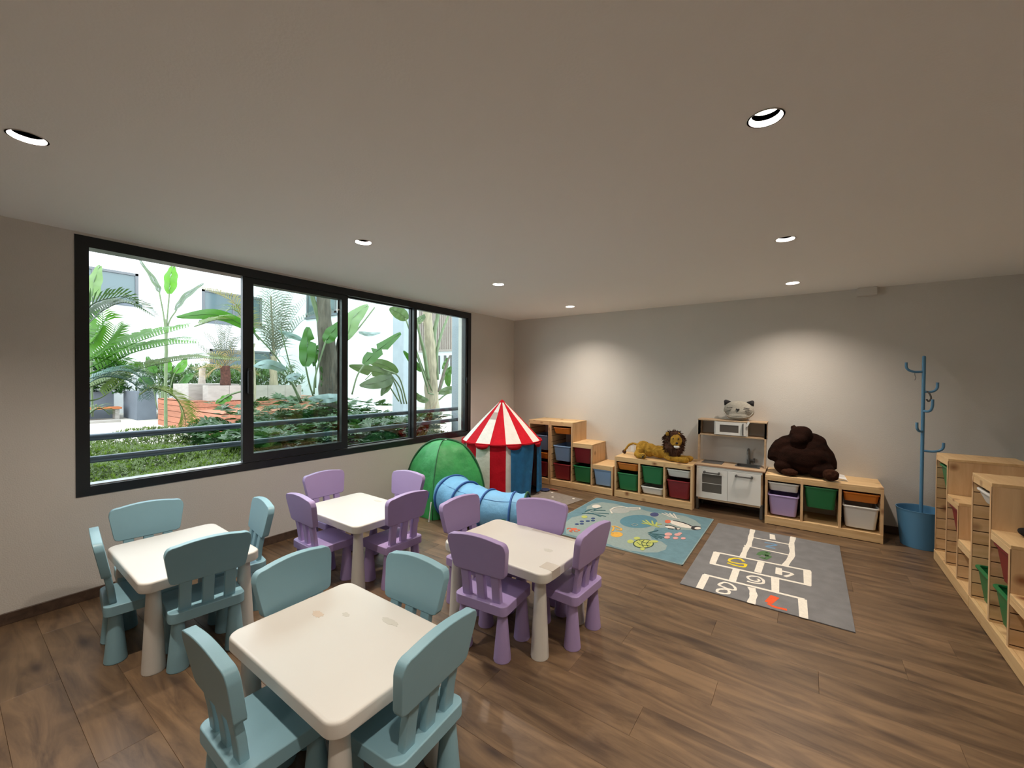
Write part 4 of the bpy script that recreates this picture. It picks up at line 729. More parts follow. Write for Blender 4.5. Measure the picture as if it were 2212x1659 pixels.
PADDLES=[('A',[(-2.6,-1.954,1.211),(-2.6,-2.014,1.399),(-2.6,-2.08,1.689)],[(-2.6,-2.076,1.678),(-2.6,-2.05,1.98),(-2.6,-2.043,2.311)],0.3,1,'leaf'),
('A',[(-2.5,-1.997,1.238),(-2.5,-1.973,1.517),(-2.5,-1.864,1.894),(-2.5,-1.79,2.112)],[(-2.5,-1.803,2.075),(-2.45,-1.732,2.233),(-2.4,-1.582,2.437)],0.24,0,'leaf'),
('A',[(-2.7,-1.854,1.333),(-2.7,-1.855,1.688),(-2.7,-1.9,1.774)],[(-2.7,-1.889,1.687),(-2.7,-1.855,1.909),(-2.7,-1.821,2.044)],0.1,2,'leaf'),
('A',[(-2.4,-1.383,1.218),(-2.4,-1.281,1.539),(-2.4,-1.136,1.74)],[(-2.4,-1.149,1.739),(-2.35,-0.938,1.972),(-2.3,-0.429,2.351)],0.26,3,'leaf'),
('A',[(-2.9,-1.245,2.093),(-2.9,-0.975,2.359),(-2.9,-0.568,2.863)],[(-2.9,-1.166,2.195),(-3,-0.965,2.616),(-3.1,-0.577,2.933)],0.34,0,'leaf_pale'),
('A',[(-2.7,-0.009,0.984),(-2.7,-0.112,1.31),(-2.7,-0.341,1.574)],[(-2.7,-0.179,1.603),(-2.75,-0.429,1.742),(-2.8,-0.814,1.831)],0.24,0,'leaf_olive'),
('A',[(-2.6,-0.225,1.051),(-2.6,-0.481,1.393),(-2.6,-0.543,1.521)],[(-2.6,-0.498,1.623),(-2.55,-0.535,1.394),(-2.5,-0.708,1.173)],0.22,0,'leaf_olive'),
('A',[(-2.5,-0.109,0.997),(-2.5,-0.309,1.523),(-2.5,-0.681,1.669)],[(-2.5,-0.436,1.522),(-2.5,-0.739,1.433),(-2.5,-1.16,1.363)],0.28,0,'leaf_olive'),
('A',[(-2.75,-0.035,0.983),(-2.75,-0.171,1.336),(-2.75,-0.334,1.6)],[(-2.75,-0.27,1.575),(-2.825,-0.738,1.645),(-2.9,-1.11,1.723)],0.22,1,'leaf_olive'),
('A',[(-2.6,-2.155,1.102),(-2.6,-2.313,1.435),(-2.6,-2.486,1.589)],[(-2.6,-2.379,1.613),(-2.55,-2.654,1.693),(-2.5,-2.881,1.654)],0.16,0,'leaf_painted_shine'),
('A',[(-2.5,-2.229,1.154),(-2.5,-2.319,1.38),(-2.5,-2.427,1.48)],[(-2.5,-2.427,1.469),(-2.5,-2.319,1.514),(-2.5,-2.207,1.549)],0.13,0,'leaf_painted_shine'),
('A',[(-3.2,-1.918,1.341),(-3.2,-2.04,1.759),(-3.2,-2.188,2.341)],[(-3.2,-1.799,2.144),(-3.25,-1.991,2.218),(-3.3,-2.17,2.283)],0.1,0,'leaf_painted_shine'),
('A',[(-2.6,-2.131,1.101),(-2.6,-2.313,1.469),(-2.6,-2.539,1.828),(-2.6,-2.83,2.149)],[(-2.6,-2.83,2.149),(-2.55,-2.936,2.229),(-2.5,-3.02,2.257)],0.1,0,'leaf'),
('A',[(-2.2,-2.07,1.137),(-2.2,-2.023,1.157)],[(-2.2,-1.717,1.204),(-2.2,-1.964,1.178),(-2.2,-2.242,1.187)],0.16,0,'leaf_painted_shine'),
('A',[(-3.4,-0.422,1.464),(-3.4,-0.264,1.603)],[(-3.4,-0.579,2.414),(-3.4,-0.331,2.397),(-3.4,-0.053,2.45)],0.1,0,'leaf_painted_shine'),
('A',[(-2.7,-1.606,1.272),(-2.7,-1.473,1.583),(-2.7,-1.406,1.836)],[(-2.7,-1.762,1.69),(-2.7,-1.738,1.466),(-2.7,-1.762,1.354)],0.06,0,'leaf'),
('B',[(-2.2,0.32,1.179),(-2.2,-0.038,1.838),(-2.2,-0.403,2.622)],[(-2.2,-0.356,2.603),(-2.25,-0.518,2.711),(-2.3,-0.691,2.765)],0.26,0,'leaf_olive'),
('B',[(-2.2,0.175,1.209),(-2.2,0.067,1.579),(-2.2,-0.172,1.832)],[(-2.2,-0.002,1.631),(-2.2,-0.238,1.83),(-2.2,-0.447,2.008)],0.14,0,'leaf'),
('B',[(-2.1,0.37,1.18),(-2.1,0.556,1.613),(-2.1,0.632,1.807)],[(-2.1,0.635,1.339),(-2.05,0.563,1.586),(-2,0.607,1.75)],0.16,0,'leaf'),
('B',[(-2.4,0.704,1.163),(-2.4,0.741,1.531),(-2.4,0.818,1.76)],[(-2.4,0.779,1.702),(-2.4,0.858,1.819),(-2.4,0.918,1.951)],0.12,0,'leaf'),
('B',[(-1.7,-0.022,1.101),(-1.7,0.154,1.197),(-1.7,0.336,1.244)],[(-1.7,-0.023,1.227),(-1.6,0.195,1.288),(-1.5,0.424,1.221)],0.16,0,'leaf_olive'),
('B',[(-2,0.128,1.189),(-2,-0.012,1.219)],[(-2,-0.011,1.065),(-2,-0.213,1.123),(-2,-0.312,1.226)],0.14,0,'leaf_olive'),
('B',[(-2.3,0.082,2.663),(-2.3,0.064,2.648)],[(-2.3,-0.055,2.568),(-2.3,0.047,2.659),(-2.3,0.204,2.785)],0.14,0,'leaf_olive'),
('C',[(-7,-2.702,1.34),(-7,-2.684,2.501),(-7,-2.636,3.252)],[(-7,-2.636,3.233),(-7,-2.62,3.575),(-7,-2.572,3.837)],0.32,0,'leaf_bright'),
('C',[(-7,-2.702,1.34),(-7,-2.715,2.546),(-7,-2.804,3.252)],[(-7,-2.796,3.234),(-7,-2.871,3.429),(-7,-3.108,3.827)],0.14,0,'leaf_grey'),
('C',[(-7,-2.687,1.339),(-7,-2.669,2.502),(-7,-2.511,2.93)],[(-7,-2.543,2.906),(-7,-2.366,3.229),(-7,-2.03,3.571)],0.14,0,'leaf_grey'),
('D',[(-4.2,-2.082,2.173),(-4.2,-2.197,2.33),(-4.2,-2.325,2.423)],[(-4.2,-2.197,2.354),(-4.2,-2.734,2.55),(-4.2,-3.29,2.442)],0.2,0,'leaf'),
('D',[(-4.5,-4.195,0.914),(-4.5,-4.21,1.851),(-4.5,-4.217,2.516)],[(-4.5,-4.203,2.585),(-4.5,-4.173,2.857),(-4.5,-4.11,3.118)],0.2,0,'leaf_pale'),
('D',[(-3,-3.152,1.13),(-3,-2.974,1.246),(-3,-2.757,1.31)],[(-3,-2.974,1.232),(-3,-3.064,1.18),(-3,-3.175,1.118)],0.14,0,'leaf_bright'),
('E',[(-12.2,-1.496,0.482),(-12.2,-1.527,1.402),(-12.2,-1.604,1.683)],[(-12.2,-1.593,1.599),(-12.2,-1.712,1.82),(-12.2,-1.786,2.095)],0.3,0,'leaf'),
('E',[(-12.2,-1.418,0.478),(-12.2,-1.371,1.403),(-12.2,-1.325,1.689)],[(-12.2,-1.348,1.603),(-12.2,-1.302,1.832),(-12.2,-1.346,2.145)],0.3,0,'leaf_bright'),
('E',[(-12.2,-1.328,0.473),(-12.2,-1.188,1.403),(-12.2,-1.035,1.767)],[(-12.2,-1.118,1.606),(-12.2,-0.952,1.843),(-12.2,-0.832,2.111)],0.34,0,'leaf_bright'),
('E',[(-12.2,-1.259,0.469),(-12.2,-1.072,1.186),(-12.2,-0.881,1.522)],[(-12.2,-0.954,1.257),(-12.2,-0.797,1.478),(-12.2,-0.637,1.584)],0.3,0,'leaf'),
('E',[(-12.2,-1.552,0.485),(-12.2,-1.66,1.192),(-12.2,-1.789,1.374)],[(-12.2,-1.703,1.192),(-12.2,-1.852,1.374),(-12.2,-2,1.401)],0.3,0,'leaf')]
TRUNKS=[('A',[(-2.75,-1.59,1.097),(-2.75,-1.597,1.519),(-2.75,-1.631,2.013),(-2.75,-1.671,2.501),(-2.75,-1.684,2.867),(-2.75,-1.685,3.233)],[0.17, 0.16, 0.14, 0.115, 0.1, 0.1],'trunk_dark'),
('A',[(-2.7,-1.514,1.52),(-2.7,-1.488,1.895),(-2.7,-1.421,2.276),(-2.7,-1.394,2.531)],[0.03, 0.03, 0.03, 0.02],'trunk_dark'),
('A',[(-2.8,-1.666,1.58),(-2.8,-1.706,2.133),(-2.8,-1.745,2.496),(-2.8,-1.858,2.843),(-2.8,-1.896,2.957)],[0.05, 0.05, 0.045, 0.035, 0.03],'stem_green'),
('A',[(-2.6,-1.561,1.274),(-2.6,-1.508,1.582),(-2.6,-1.455,1.82)],[0.02, 0.02, 0.015],'trunk_dark'),
('B',[(-2.3,0.381,0.819),(-2.3,0.34,1.474),(-2.3,0.336,2.017),(-2.3,0.26,2.55),(-2.3,0.239,2.95)],[0.155, 0.13, 0.115, 0.085, 0.075],'trunk_pale'),
('B',[(-2.2,0.429,1.475),(-2.2,0.406,2.018),(-2.2,0.535,2.436),(-2.2,0.727,2.817),(-2.2,0.804,3.079)],[0.03, 0.03, 0.025, 0.02, 0.02],'stem_green'),
('B',[(-2.2,0.173,1.475),(-2.2,0.064,1.999),(-2.2,-0.075,2.404),(-2.2,-0.144,2.654)],[0.04, 0.035, 0.025, 0.02],'stem_green'),
('B',[(-2.1,0.046,1.345),(-2.1,-0.093,1.68),(-2.1,-0.228,1.98)],[0.02, 0.02, 0.015],'stem_green'),
('B',[(-2,0.272,1.238),(-2,0.343,1.476),(-2,0.529,1.883),(-2,0.586,1.967)],[0.03, 0.025, 0.02, 0.02],'trunk_dark'),
('B',[(-2.25,0.401,1.747),(-2.25,0.36,2.287),(-2.25,0.468,2.76),(-2.25,0.504,3.039)],[0.05, 0.05, 0.04, 0.03],'stem_green'),
('slim',[(-9,0.361,0.715),(-9,0.374,1.155),(-9,0.348,1.705),(-9,0.374,2.118)],[0.13, 0.12, 0.1, 0.07],'trunk_pale'),
('slim',[(-9,0.374,2.049),(-9,0.321,3.073),(-9,0.282,3.886)],[0.04, 0.03, 0.02],'trunk_pale'),
('cycad',[(-9,-0.89,1.263),(-9,-0.89,1.528),(-9,-0.901,1.805)],[0.12, 0.125, 0.11],'trunk_red'),
('C',[(-7,-2.703,1.32),(-7,-2.693,2.017),(-7,-2.699,2.692)],[0.03, 0.03, 0.025],'stem_green'),
('mid',[(-6,-1.493,1.143),(-6,-1.493,1.75),(-6,-1.493,2.235)],[0.11, 0.09, 0.06],'trunk_pale'),
('E',[(-12.2,-1.418,0.407),(-12.2,-1.417,0.976),(-12.2,-1.394,1.189)],[0.06, 0.06, 0.05],'stem_green'),
('white',[(-10,-1.102,1.249),(-10,-1.112,1.55),(-10,-1.09,1.746)],[0.09, 0.08, 0.07],'trunk_white')]
# ------------------------------------------------------------ coat stand in bucket
cs = thing('coat_stand', 'blue metal coat stand with curved hooks, rising from a round blue bucket base', 'coat stand', (4.785, -.27, 0))
bm = NB(); lathe(bm, [(.135, 0), (.138, .004), (.170, .330), (.174, .336), (.174, .342), (.168, .342), (.164, .330), (.158, .24)], 40, cap1=True); obj('bucket', bm, RACK, cs, smooth='auto')
obj('pole', lathe(NB(), [(.0135, .24), (.0135, 1.735), (.011, 1.742), (.006, 1.745)], 16), RACK, cs, smooth='auto')
for z, dx, dy, L, hh in ((1.60, -.96, -.2, .125, .085), (1.417, .95, -.1, .09, .085), (1.241, .45, -.85, .10, .11), (1.056, -.62, -.75, .075, .08), (.877, .98, -.1, .135, .085)):
    n = math.hypot(dx, dy); dx /= n; dy /= n
    pts = [(0, 0, z), (dx*L*.5, dy*L*.5, z-.002), (dx*L*.82, dy*L*.82, z+.012), (dx*L*.98, dy*L*.98, z+hh*.45), (dx*L, dy*L, z+hh)]
    h_ = obj('hook', tube(NB(), smooth_path(pts, 5), .0105, 12), RACK, cs, smooth='auto')
bm = NB(); tube(bm, smooth_path([(-.06, -.012, 1.598), (-.062, -.02, 1.57), (-.055, -.02, 1.545), (-.062, -.02, 1.52)], 4), .0028, 6); obj('cord', bm, M('cord_grey', (.2, .2, .2), .8), cs)
bm = NB(); tube(bm, smooth_path([(.02, -.02, 1.42), (.035, -.03, 1.40), (.045, -.035, 1.36), (.03, -.035, 1.33), (.015, -.035, 1.35)], 5), .007, 8); obj('hanging_loop', bm, KGREY, cs)
# ------------------------------------------------------------ rugs
def rug(name, label, x0, x1, y0, y1, mt, edge=None, th=.008):
    t = tag(obj(name, boxbm(x0, x1, y0, y1, .0003, th, bev=.002, seg=2), mt), label, 'rug')
    return t
def strokes(bm, lst, z0, z1):
    for w, pts in lst:
        P = [Vector((p[0], p[1])) for p in smooth_path([(a[0], a[1], 0) for a in pts], 4 if len(pts) > 2 else 1)]
        ls, rs = [], []
        for i, p in enumerate(P):
            d = (P[min(i+1, len(P)-1)]-P[max(i-1, 0)]);
            if d.length < 1e-6: d = Vector((1, 0))
            d.normalize(); nn = Vector((-d.y, d.x))*w/2*(1+.12*math.sin(i*1.7+w*300)); ls.append(p+nn); rs.append(p-nn)
        z1 += .00006
        for i in range(len(P)-1):
            prism(bm, [ls[i], rs[i], rs[i+1], ls[i+1]][::-1], z0, z1)
    return bm
hr = rug('hopscotch_rug', 'grey rug with a white hopscotch court and coloured numbers 1 to 8', 3.175, 4.178, -2.345, -.745, RGREY)
for k, v in HOP.items():
    nm, mk = {'lines': ('hopscotch_lines', 'num_white'), 'eight': ('number_eight', 'num_white'), 'six': ('number_six', 'num_white'), 'seven': ('number_seven', 'num_red'), 'five': ('number_five', 'num_yellow'), 'four': ('number_four', 'num_white'), 'three': ('number_three', 'num_green'), 'two': ('number_two', 'num_blue'), 'one': ('number_one', 'num_white')}[k]
    obj(nm, strokes(NB(), v, .0076, .0088), RM[mk], hr)
sr = rug('sea_rug', 'blue sea life rug with penguins, turtle, whale, octopus and corals', 1.765, 3.115, -2.015, -.65, RBLUE)
obj('woven_edge', (lambda b: [box(b, *q) for q in ((1.762, 3.118, -2.018, -2.010, .0004, .0086), (1.762, 3.118, -.655, -.647, .0004, .0086), (1.762, 1.770, -2.018, -.647, .0004, .0086), (3.110, 3.118, -2.018, -.647, .0004, .0086))] and b)(NB()), RM['pale'], sr)
zz = .0080
PN = dict(pale='light_water', deep='deep_water', white='white_figure', grey='grey_whale_body', purple='purple_shell', orange_red='red_figure', amber='octopus', black='black_figure', dark_green='turtle_outline', lime='green_figure', navy='navy_fish', pink='pink_fish')
for i, (k, pts) in enumerate(SEA_POLY):
    bm = NB(); prism(bm, pts[::-1], .0076, zz+.0001*(i+1)+(.0004 if i > 1 else 0)); bmesh.ops.recalc_face_normals(bm, faces=bm.faces); obj(PN[k], bm, RM[k], sr)
for i, (k, w, pts) in enumerate(SEA_STROKE):
    obj({'teal': 'sea_weed', 'white': 'white_coral', 'lime': 'yellow_coral', 'black': 'penguin_marking', 'amber': 'octopus_arm', 'pale': 'pale_ring', 'dark_green': 'turtle_marking', 'orange_red': 'lobster_claw'}[k], strokes(NB(), [(w, pts)], .0078, zz+.0034+.0001*(i % 5)), RM[k], sr)
gr = obj('spotted_mat', NB(), RTAUPE)
bm = bmesh.new(); ang = math.radians(-9.0)
box(bm, -.9, 0, -.62, 0, .0003, .006, bev=.0015)
bm.to_mesh(gr.data); bm.free(); gr.location = (1.655, -.812, 0); gr.rotation_euler = (0, 0, ang)
tag(gr, 'grey-brown mat with small white spots beside the circus tent', 'rug')
for i, (x, y) in enumerate(((-.10, -.07), (-.33, -.20), (-.46, -.05), (-.20, -.34), (-.62, -.14), (-.05, -.42), (-.75, -.30))):
    obj('white_spot', lathe(NB(), [(.017, .0055), (.017, .0066)], 10, c=(x, y)), RM['num_white'], gr)
# ------------------------------------------------------------ circus tent
tx, ty, tr, te, ta = .565, -1.07, .512, .692, 1.222
ct = thing('circus_tent', 'red and white striped circus play tent with blue door curtains in the corner', 'tent', (tx, ty, 0))
view = math.atan2(CAM.y-ty, CAM.x-tx)   # panels are phased so that a red one faces the room
NP = 16
rnd = random.Random(3)
def cyl(a, r, z): return Vector((r*math.cos(a), r*math.sin(a), z))
base_a = view+math.radians(6-11.2)
def wrap(a): return (a+PI) % (2*PI)-PI
for i in range(NP):
    a0 = base_a-math.radians(17.5-6+0)+i*2*PI/NP - 0; a1 = a0+2*PI/NP
    red = (i % 2 == 0)
    mid = wrap((a0+a1)/2-view); deg = math.degrees(mid)
    # roof panel (thin double sided shell, slightly sagging)
    bm = NB(); nu, nv = 4, 10
    def rp(u, v, off):
        a = a0+(a1-a0)*u; rr = tr*(1-v)*1.012+.006; z = te+(ta-te)*v+.012*math.sin(PI*v)
        chord = 1-(.012*math.sin(PI*u))
        return cyl(a, max(rr*chord-off, .001), z-off*.5)
    for side in (0, .003):
        g = [[bm.verts.new(rp(u/nu, v/nv*.985, side)) for v in range(nv+1)] for u in range(nu+1)]
        for u in range(nu):
            for v in range(nv): bm.faces.new((g[u][v], g[u+1][v], g[u+1][v+1], g[u][v+1]))
    roof = obj('roof_panel', bm, TRED if red else TWHITE, ct, smooth=True)
    if (not red) and -45 < deg < -15:
        bm = NB(); q = [rp(u, v, -.004) for u, v in ((.06, .52), (.94, .52), (.94, .68), (.06, .68))]; q2 = [rp(u, v, -.001) for u, v in ((.06, .52), (.94, .52), (.94, .68), (.06, .68))]
        loft(bm, [q, q2]); obj('mesh_window', bm, TMESH, roof)
        bm = NB()
    # valance scallop below every panel
    bm = NB(); n = 8
    outer = [cyl(a0+(a1-a0)*k/n, tr+.022, te+.006) for k in range(n+1)]
    low = [cyl(a0+(a1-a0)*k/n, tr+.027+.01*math.sin(PI*k/n), te-(.062*math.sqrt(max(0, 1-(2*k/n-1)**2)) if not red else .012)) for k in range(n+1)]
    o1 = [bm.verts.new(p) for p in outer]; l1 = [bm.verts.new(p) for p in low]
    o2 = [bm.verts.new(p*1.0-Vector((p.x, p.y, 0)).normalized()*.003) for p in outer]; l2 = [bm.verts.new(p-Vector((p.x, p.y, 0)).normalized()*.003) for p in low]
    for k in range(n):
        for A_, B_ in ((o1, l1), (o2, l2), (l1, l2), (o1, o2)):
            try: bm.faces.new((A_[k], A_[k+1], B_[k+1], B_[k]))
            except Exception: pass
    obj('valance', bm, TRED, ct, smooth=True)
    # wall panel; the doorway side has blue curtains
    door_ = 27 < deg < 75
    if door_: continue
    bm = NB(); nu, nv = 6, 12
    sd = rnd.random()*50
    for side in (0, .004):
        g = [[bm.verts.new(cyl(a0+(a1-a0)*u/nu, tr-side-.002+.010*noise.noise(Vector((u*.5+sd, v*.35, side)))*(1 if side == 0 else 1)+(.0 if v else .004), te-.002-(te-.004)*v/nv)) for v in range(nv+1)] for u in range(nu+1)]
        for u in range(nu):
            for v in range(nv): bm.faces.new((g[u][v], g[u+1][v], g[u+1][v+1], g[u][v+1]))
    obj('wall_panel', bm, TRED if red else TWHITE, ct, smooth=True)
obj('roof_tip', lathe(NB(), [(.045, ta-.036), (.02, ta-.008), (.004, ta+.004)], 16, cap0=False), TRED, ct, smooth=True)
bm = NB(); tube(bm, [cyl(k*2*PI/48, tr+.020, te+.003) for k in range(49)], .008, 6, caps=False); obj('eave_hoop', bm, TRED, ct, smooth=True)
def curtain(d0, d1, zb, skew, bulge):
    bm = NB(); nu, nv = 16, 14
    for side in (0, .004):
        g = []
        for u in range(nu+1):
            colv = []
            for v in range(nv+1):
                f = v/nv; uu = u/nu
                a = view+math.radians(d0+(d1-d0)*uu*(1-skew*f))
                r = tr+.014-side+.012*math.sin(uu*15+f*2)*(.2+.8*f)+bulge*f
                colv.append(bm.verts.new(cyl(a, r, te-.004-(te-zb)*f)))
            g.append(colv)
        for u in range(nu):
            for v in range(nv): bm.faces.new((g[u][v], g[u+1][v], g[u+1][v+1], g[u][v+1]))
    return obj('door_curtain', bm, TBLUE, ct, smooth=True)
curtain(12.5, 51, .008, .16, .006); curtain(86, 59, .05, .06, .01)
bm = NB(); tube(bm, [cyl(view+math.radians(85), tr, 0.005), cyl(view+math.radians(85), tr+.004, te)], .007, 8); obj('corner_tape', bm, TRED, ct)
# crumpled dark cloth on the floor at the doorway
bm = NB(); ellipsoid(bm, (0, 0, .014), (.10, .05, .013)); ellipsoid(bm, (.04, .03, .017), (.07, .04, .015)); 
o = blob('crumpled_cloth', bm, .006, M('navy_cloth', (.012, .02, .07), .8), dis=.006, dscale=30); o.location = (1.03, -.78, .0045); tag(o, 'crumpled navy cloth on the floor at the tent doorway', 'cloth')
bm = NB(); ellipsoid(bm, (0, 0, .012), (.045, .02, .012)); ellipsoid(bm, (.045, .012, .010), (.03, .012, .008)); o = blob('small_toy', bm, .004, M('red_brown_toy', (.22, .06, .03), .7), dis=.003, dscale=40); o.location = (1.13, -.66, .0); tag(o, 'small reddish brown toy on the floor between tent and pine frame', 'toy')
# ------------------------------------------------------------ green pop-up tent
gx, gy = .50, -2.09
gt = thing('play_tent', 'green pop-up play tent with dark green rim and centre seam, by the window wall', 'tent', (gx, gy, 0))
gv = math.atan2(CAM.y-gy, CAM.x-gx)-math.radians(16)
hgt, aw, bw = .79, .485, .44
def dome(th, v, off=0):
    # v 0..1 base to top along half-ellipse; th around; corners at 0,90,180,270 relative to view
    R = [bw, aw]
    k = (th/(PI/2)) % 1; seg = int((th % (2*PI))/(PI/2)+1e-6) % 4
    r0, r1 = (bw, aw) if seg % 2 == 0 else (aw, bw)
    a0_ = seg*PI/2; p0 = Vector((math.cos(a0_), math.sin(a0_)))*r0; p1 = Vector((math.cos(a0_+PI/2), math.sin(a0_+PI/2)))*r1
    p = p0.lerp(p1, k)
    bulge = 1+.15*math.sin(PI*k)*(1-.3*v)
    prof = math.cos(v*PI/2)**.82; z = hgt*math.sin(v*PI/2)
    p = p*bulge*prof*(1-off); c, s = math.cos(gv), math.sin(gv)
    return Vector((p.x*c-p.y*s, p.x*s+p.y*c, z-off*.02+.002))
for seg in range(4):
    bm = NB(); nu, nv = 14, 22
    for off in (0, .008):
        g = [[bm.verts.new(dome(seg*PI/2+(PI/2-1e-4)*u/nu, v/nv, off)+Vector((0, 0, 0))) for v in range(nv+1)] for u in range(nu+1)]
        for col_ in g:
            for vv in col_[:-1]:
                w = noise.noise(Vector((vv.co.x*9+seg, vv.co.y*9, vv.co.z*3)))*.030; d = Vector((vv.co.x, vv.co.y, 0))
                if d.length > .01: vv.co += d.normalized()*w*(1 if off == 0 else 1)
        for u in range(nu):
            for v in range(nv):
                try: bm.faces.new((g[u][v], g[u+1][v], g[u+1][v+1], g[u][v+1]))
                except Exception: pass
    for v_ in bm.verts: v_.co.z = max(v_.co.z, .001)
    obj('fabric_panel', bm, TGREEN, gt, smooth=True)
def arch(th, mat_, r, name):
    pts = [dome(th, v/24)*1.008 for v in range(24)]+[dome(th+PI, v/24)*1.008 for v in range(24, -1, -1)]
    for p in pts: p.z = max(p.z, r)
    obj(name, tube(NB(), pts, r, 8), mat_, gt, smooth=True)
arch(PI/2, TGREEND, .014, 'rim_hoop'); arch(0, TGREEND, .005, 'seam_hoop')
obj('top_tag', boxbm(-.035, .035, -.012, .012, hgt+.004, hgt+.012, bev=.002), WHITE, gt)
q = dome(.12, .0); obj('tie_strip', tube(NB(), [(q.x-.03, q.y-.05, .20), (q.x-.02, q.y-.09, .003)], .006, 6), WHITE, gt)
# ------------------------------------------------------------ tunnel
tn = thing('play_tunnel', 'light blue crawl tunnel with dark blue hoops running out of the green tent', 'tunnel', (0, 0, 0))
TP = [(.71, -2.24, .235), (.86, -2.29, .235), (1.0, -2.32, .225), (1.18, -2.34, .213), (1.41, -2.34, .205), (1.62, -2.27, .203), (1.74, -2.22, .206)]
TRr = [.222, .225, .217, .206, .198, .197, .199]
PTS = smooth_path(TP, 6); n = len(PTS)
def rad(i):
    f = i/(n-1)*(len(TP)-1); k = min(int(f), len(TP)-2); return TRr[k]+(TRr[k+1]-TRr[k])*(f-k)
bm = NB(); ns = 40
for off in (0, .004):
    rings = []
    for i, p in enumerate(PTS):
        d = (PTS[min(i+1, n-1)]-PTS[max(i-1, 0)]).normalized(); s, t_ = frame(d)
        rr = rad(i)-off; sag = .010*abs(math.sin(i/(n-1)*PI*6))
        rings.append([bm.verts.new(p+(s*math.cos(k*2*PI/ns)+t_*math.sin(k*2*PI/ns))*(rr-sag+.006*noise.noise(Vector((i*.4, math.cos(k*2*PI/ns)*2, math.sin(k*2*PI/ns)*2))))) for k in range(ns)])
    for a_, b_ in zip(rings, rings[1:]):
        for k in range(ns): bm.faces.new((a_[k], a_[(k+1) % ns], b_[(k+1) % ns], b_[k]))
for v_ in bm.verts: v_.co.z = max(v_.co.z, .003)
obj('tunnel_fabric', bm, TUNNEL, tn, smooth=True)
for j, i in enumerate((0, 5, 14, 23, 30, n-1)):
    p = PTS[i]; d = (PTS[min(i+1, n-1)]-PTS[max(i-1, 0)]).normalized(); s, t_ = frame(d)
    w = .016 if j not in (0, 5) else .012
    ring = [p+(s*math.cos(k*2*PI/48)+t_*math.sin(k*2*PI/48))*(rad(i)+.003) for k in range(49)]
    for r_ in ring: r_.z = max(r_.z, .011)
    obj('hoop', tube(NB(), ring, .0105, 8, caps=False), TUNRIM if j < 5 else TGREEND, tn, smooth=True)
# black line seam along the tunnel
seam = []
for i in range(3, n-2):
    p = PTS[i]; d = (PTS[i+1]-PTS[i-1]).normalized(); side = Vector((0, 0, 1)).cross(d).normalized()
    if side.dot(CAM-p) < 0: side = -side
    a_ = math.radians(48); seam.append(p+(side*math.cos(a_)+Vector((0, 0, 1))*math.sin(a_))*(rad(i)+.001-.010*abs(math.sin(i/(n-1)*PI*6))))
obj('seam', tube(NB(), seam, .002, 6), TUNRIM, tn)
bm = NB(); box(bm, 1.60, 1.66, -2.475, -2.45, .14, .20, bev=.004); obj('fabric_tab', bm, TGREEND, tn)
# ------------------------------------------------------------ toy lion
T0 = .52
lion = thing('toy_lion', 'plush lion with brown mane lying on the low pine frame', 'plush toy', (2.35, -.25, T0))
bm = NB(); O = Vector((2.35, -.25, T0))
def E(c, r, rot=None): ellipsoid(bm, Vector(c)-O, r, rot)
E((2.215, -.24, .625), (.095, .085, .10)); E((2.30, -.245, .615), (.10, .08, .085)); E((2.42, -.25, .605), (.12, .078, .078)); E((2.52, -.26, .615), (.085, .085, .09)); E((2.60, -.28, .64), (.07, .07, .11))
tube(bm, [Vector(v)-O for v in ((2.19, -.30, .60), (2.17, -.35, .555), (2.20, -.385, .555), (2.26, -.405, .56))], [.055, .038, .033, .036], 12)
E((2.268, -.408, .560), (.036, .036, .038))
tube(bm, [Vector(v)-O for v in ((2.52, -.31, .575), (2.58, -.34, .556), (2.66, -.355, .556), (2.74, -.365, .557))], [.045, .034, .032, .036], 12)
E((2.755, -.366, .560), (.042, .036, .038))
tube(bm, [Vector(v)-O for v in ((2.56, -.22, .575), (2.66, -.215, .556), (2.75, -.215, .556))], [.04, .03, .032], 12); E((2.775, -.215, .556), (.036, .032, .034))
E((2.642, -.345, .775), (.068, .06, .078)); E((2.655, -.385, .745), (.042, .035, .036)); 
tube(bm, smooth_path([Vector(v)-O for v in ((2.14, -.22, .665), (2.06, -.21, .67), (2.00, -.2, .63), (1.955, -.185, .57), (1.945, -.18, .545))], 4), [.018]*21 if False else .0145, 10)
body = blob('body', bm, .0065, LION, lion, sm=5, dis=.007, dscale=30)
def tufts(c, r, n, mt, name, parent, L=.03, seed=1, cond=None, w=.009):
    rr = random.Random(seed); bm = NB()
    for _ in range(n):
        z = rr.uniform(-1, 1); a = rr.uniform(0, 2*PI); s = math.sqrt(1-z*z); d = Vector((s*math.cos(a), s*math.sin(a), z))
        if cond and not cond(d): continue
        p = Vector(c)+Vector((d.x*r[0], d.y*r[1], d.z*r[2])); dd = (d+Vector((0, 0, -.7))+Vector((rr.uniform(-.5, .5), rr.uniform(-.5, .5), rr.uniform(-.3, .3)))).normalized()
        s_, t_ = frame(dd); ww = w*rr.uniform(.6, 1.2); l = L*rr.uniform(.6, 1.3)
        b = [bm.verts.new(p+(s_*math.cos(k*2*PI/3)+t_*math.sin(k*2*PI/3))*ww) for k in range(3)]; tip = bm.verts.new(p+dd*l)
        for k in range(3): bm.faces.new((b[k], b[(k+1) % 3], tip))
    o = obj(name, bm, mt, parent); return o
bm = NB(); E((2.60, -.27, .775), (.115, .075, .105)); E((2.595, -.29, .69), (.105, .085, .10)); E((2.62, -.31, .635), (.07, .065, .075)); E((2.62, -.31, .84), (.06, .05, .045))
mane = blob('mane', bm, .007, MANE, lion, sm=3, dis=.012, dscale=38)
mo = lambda v: Vector(v)-O
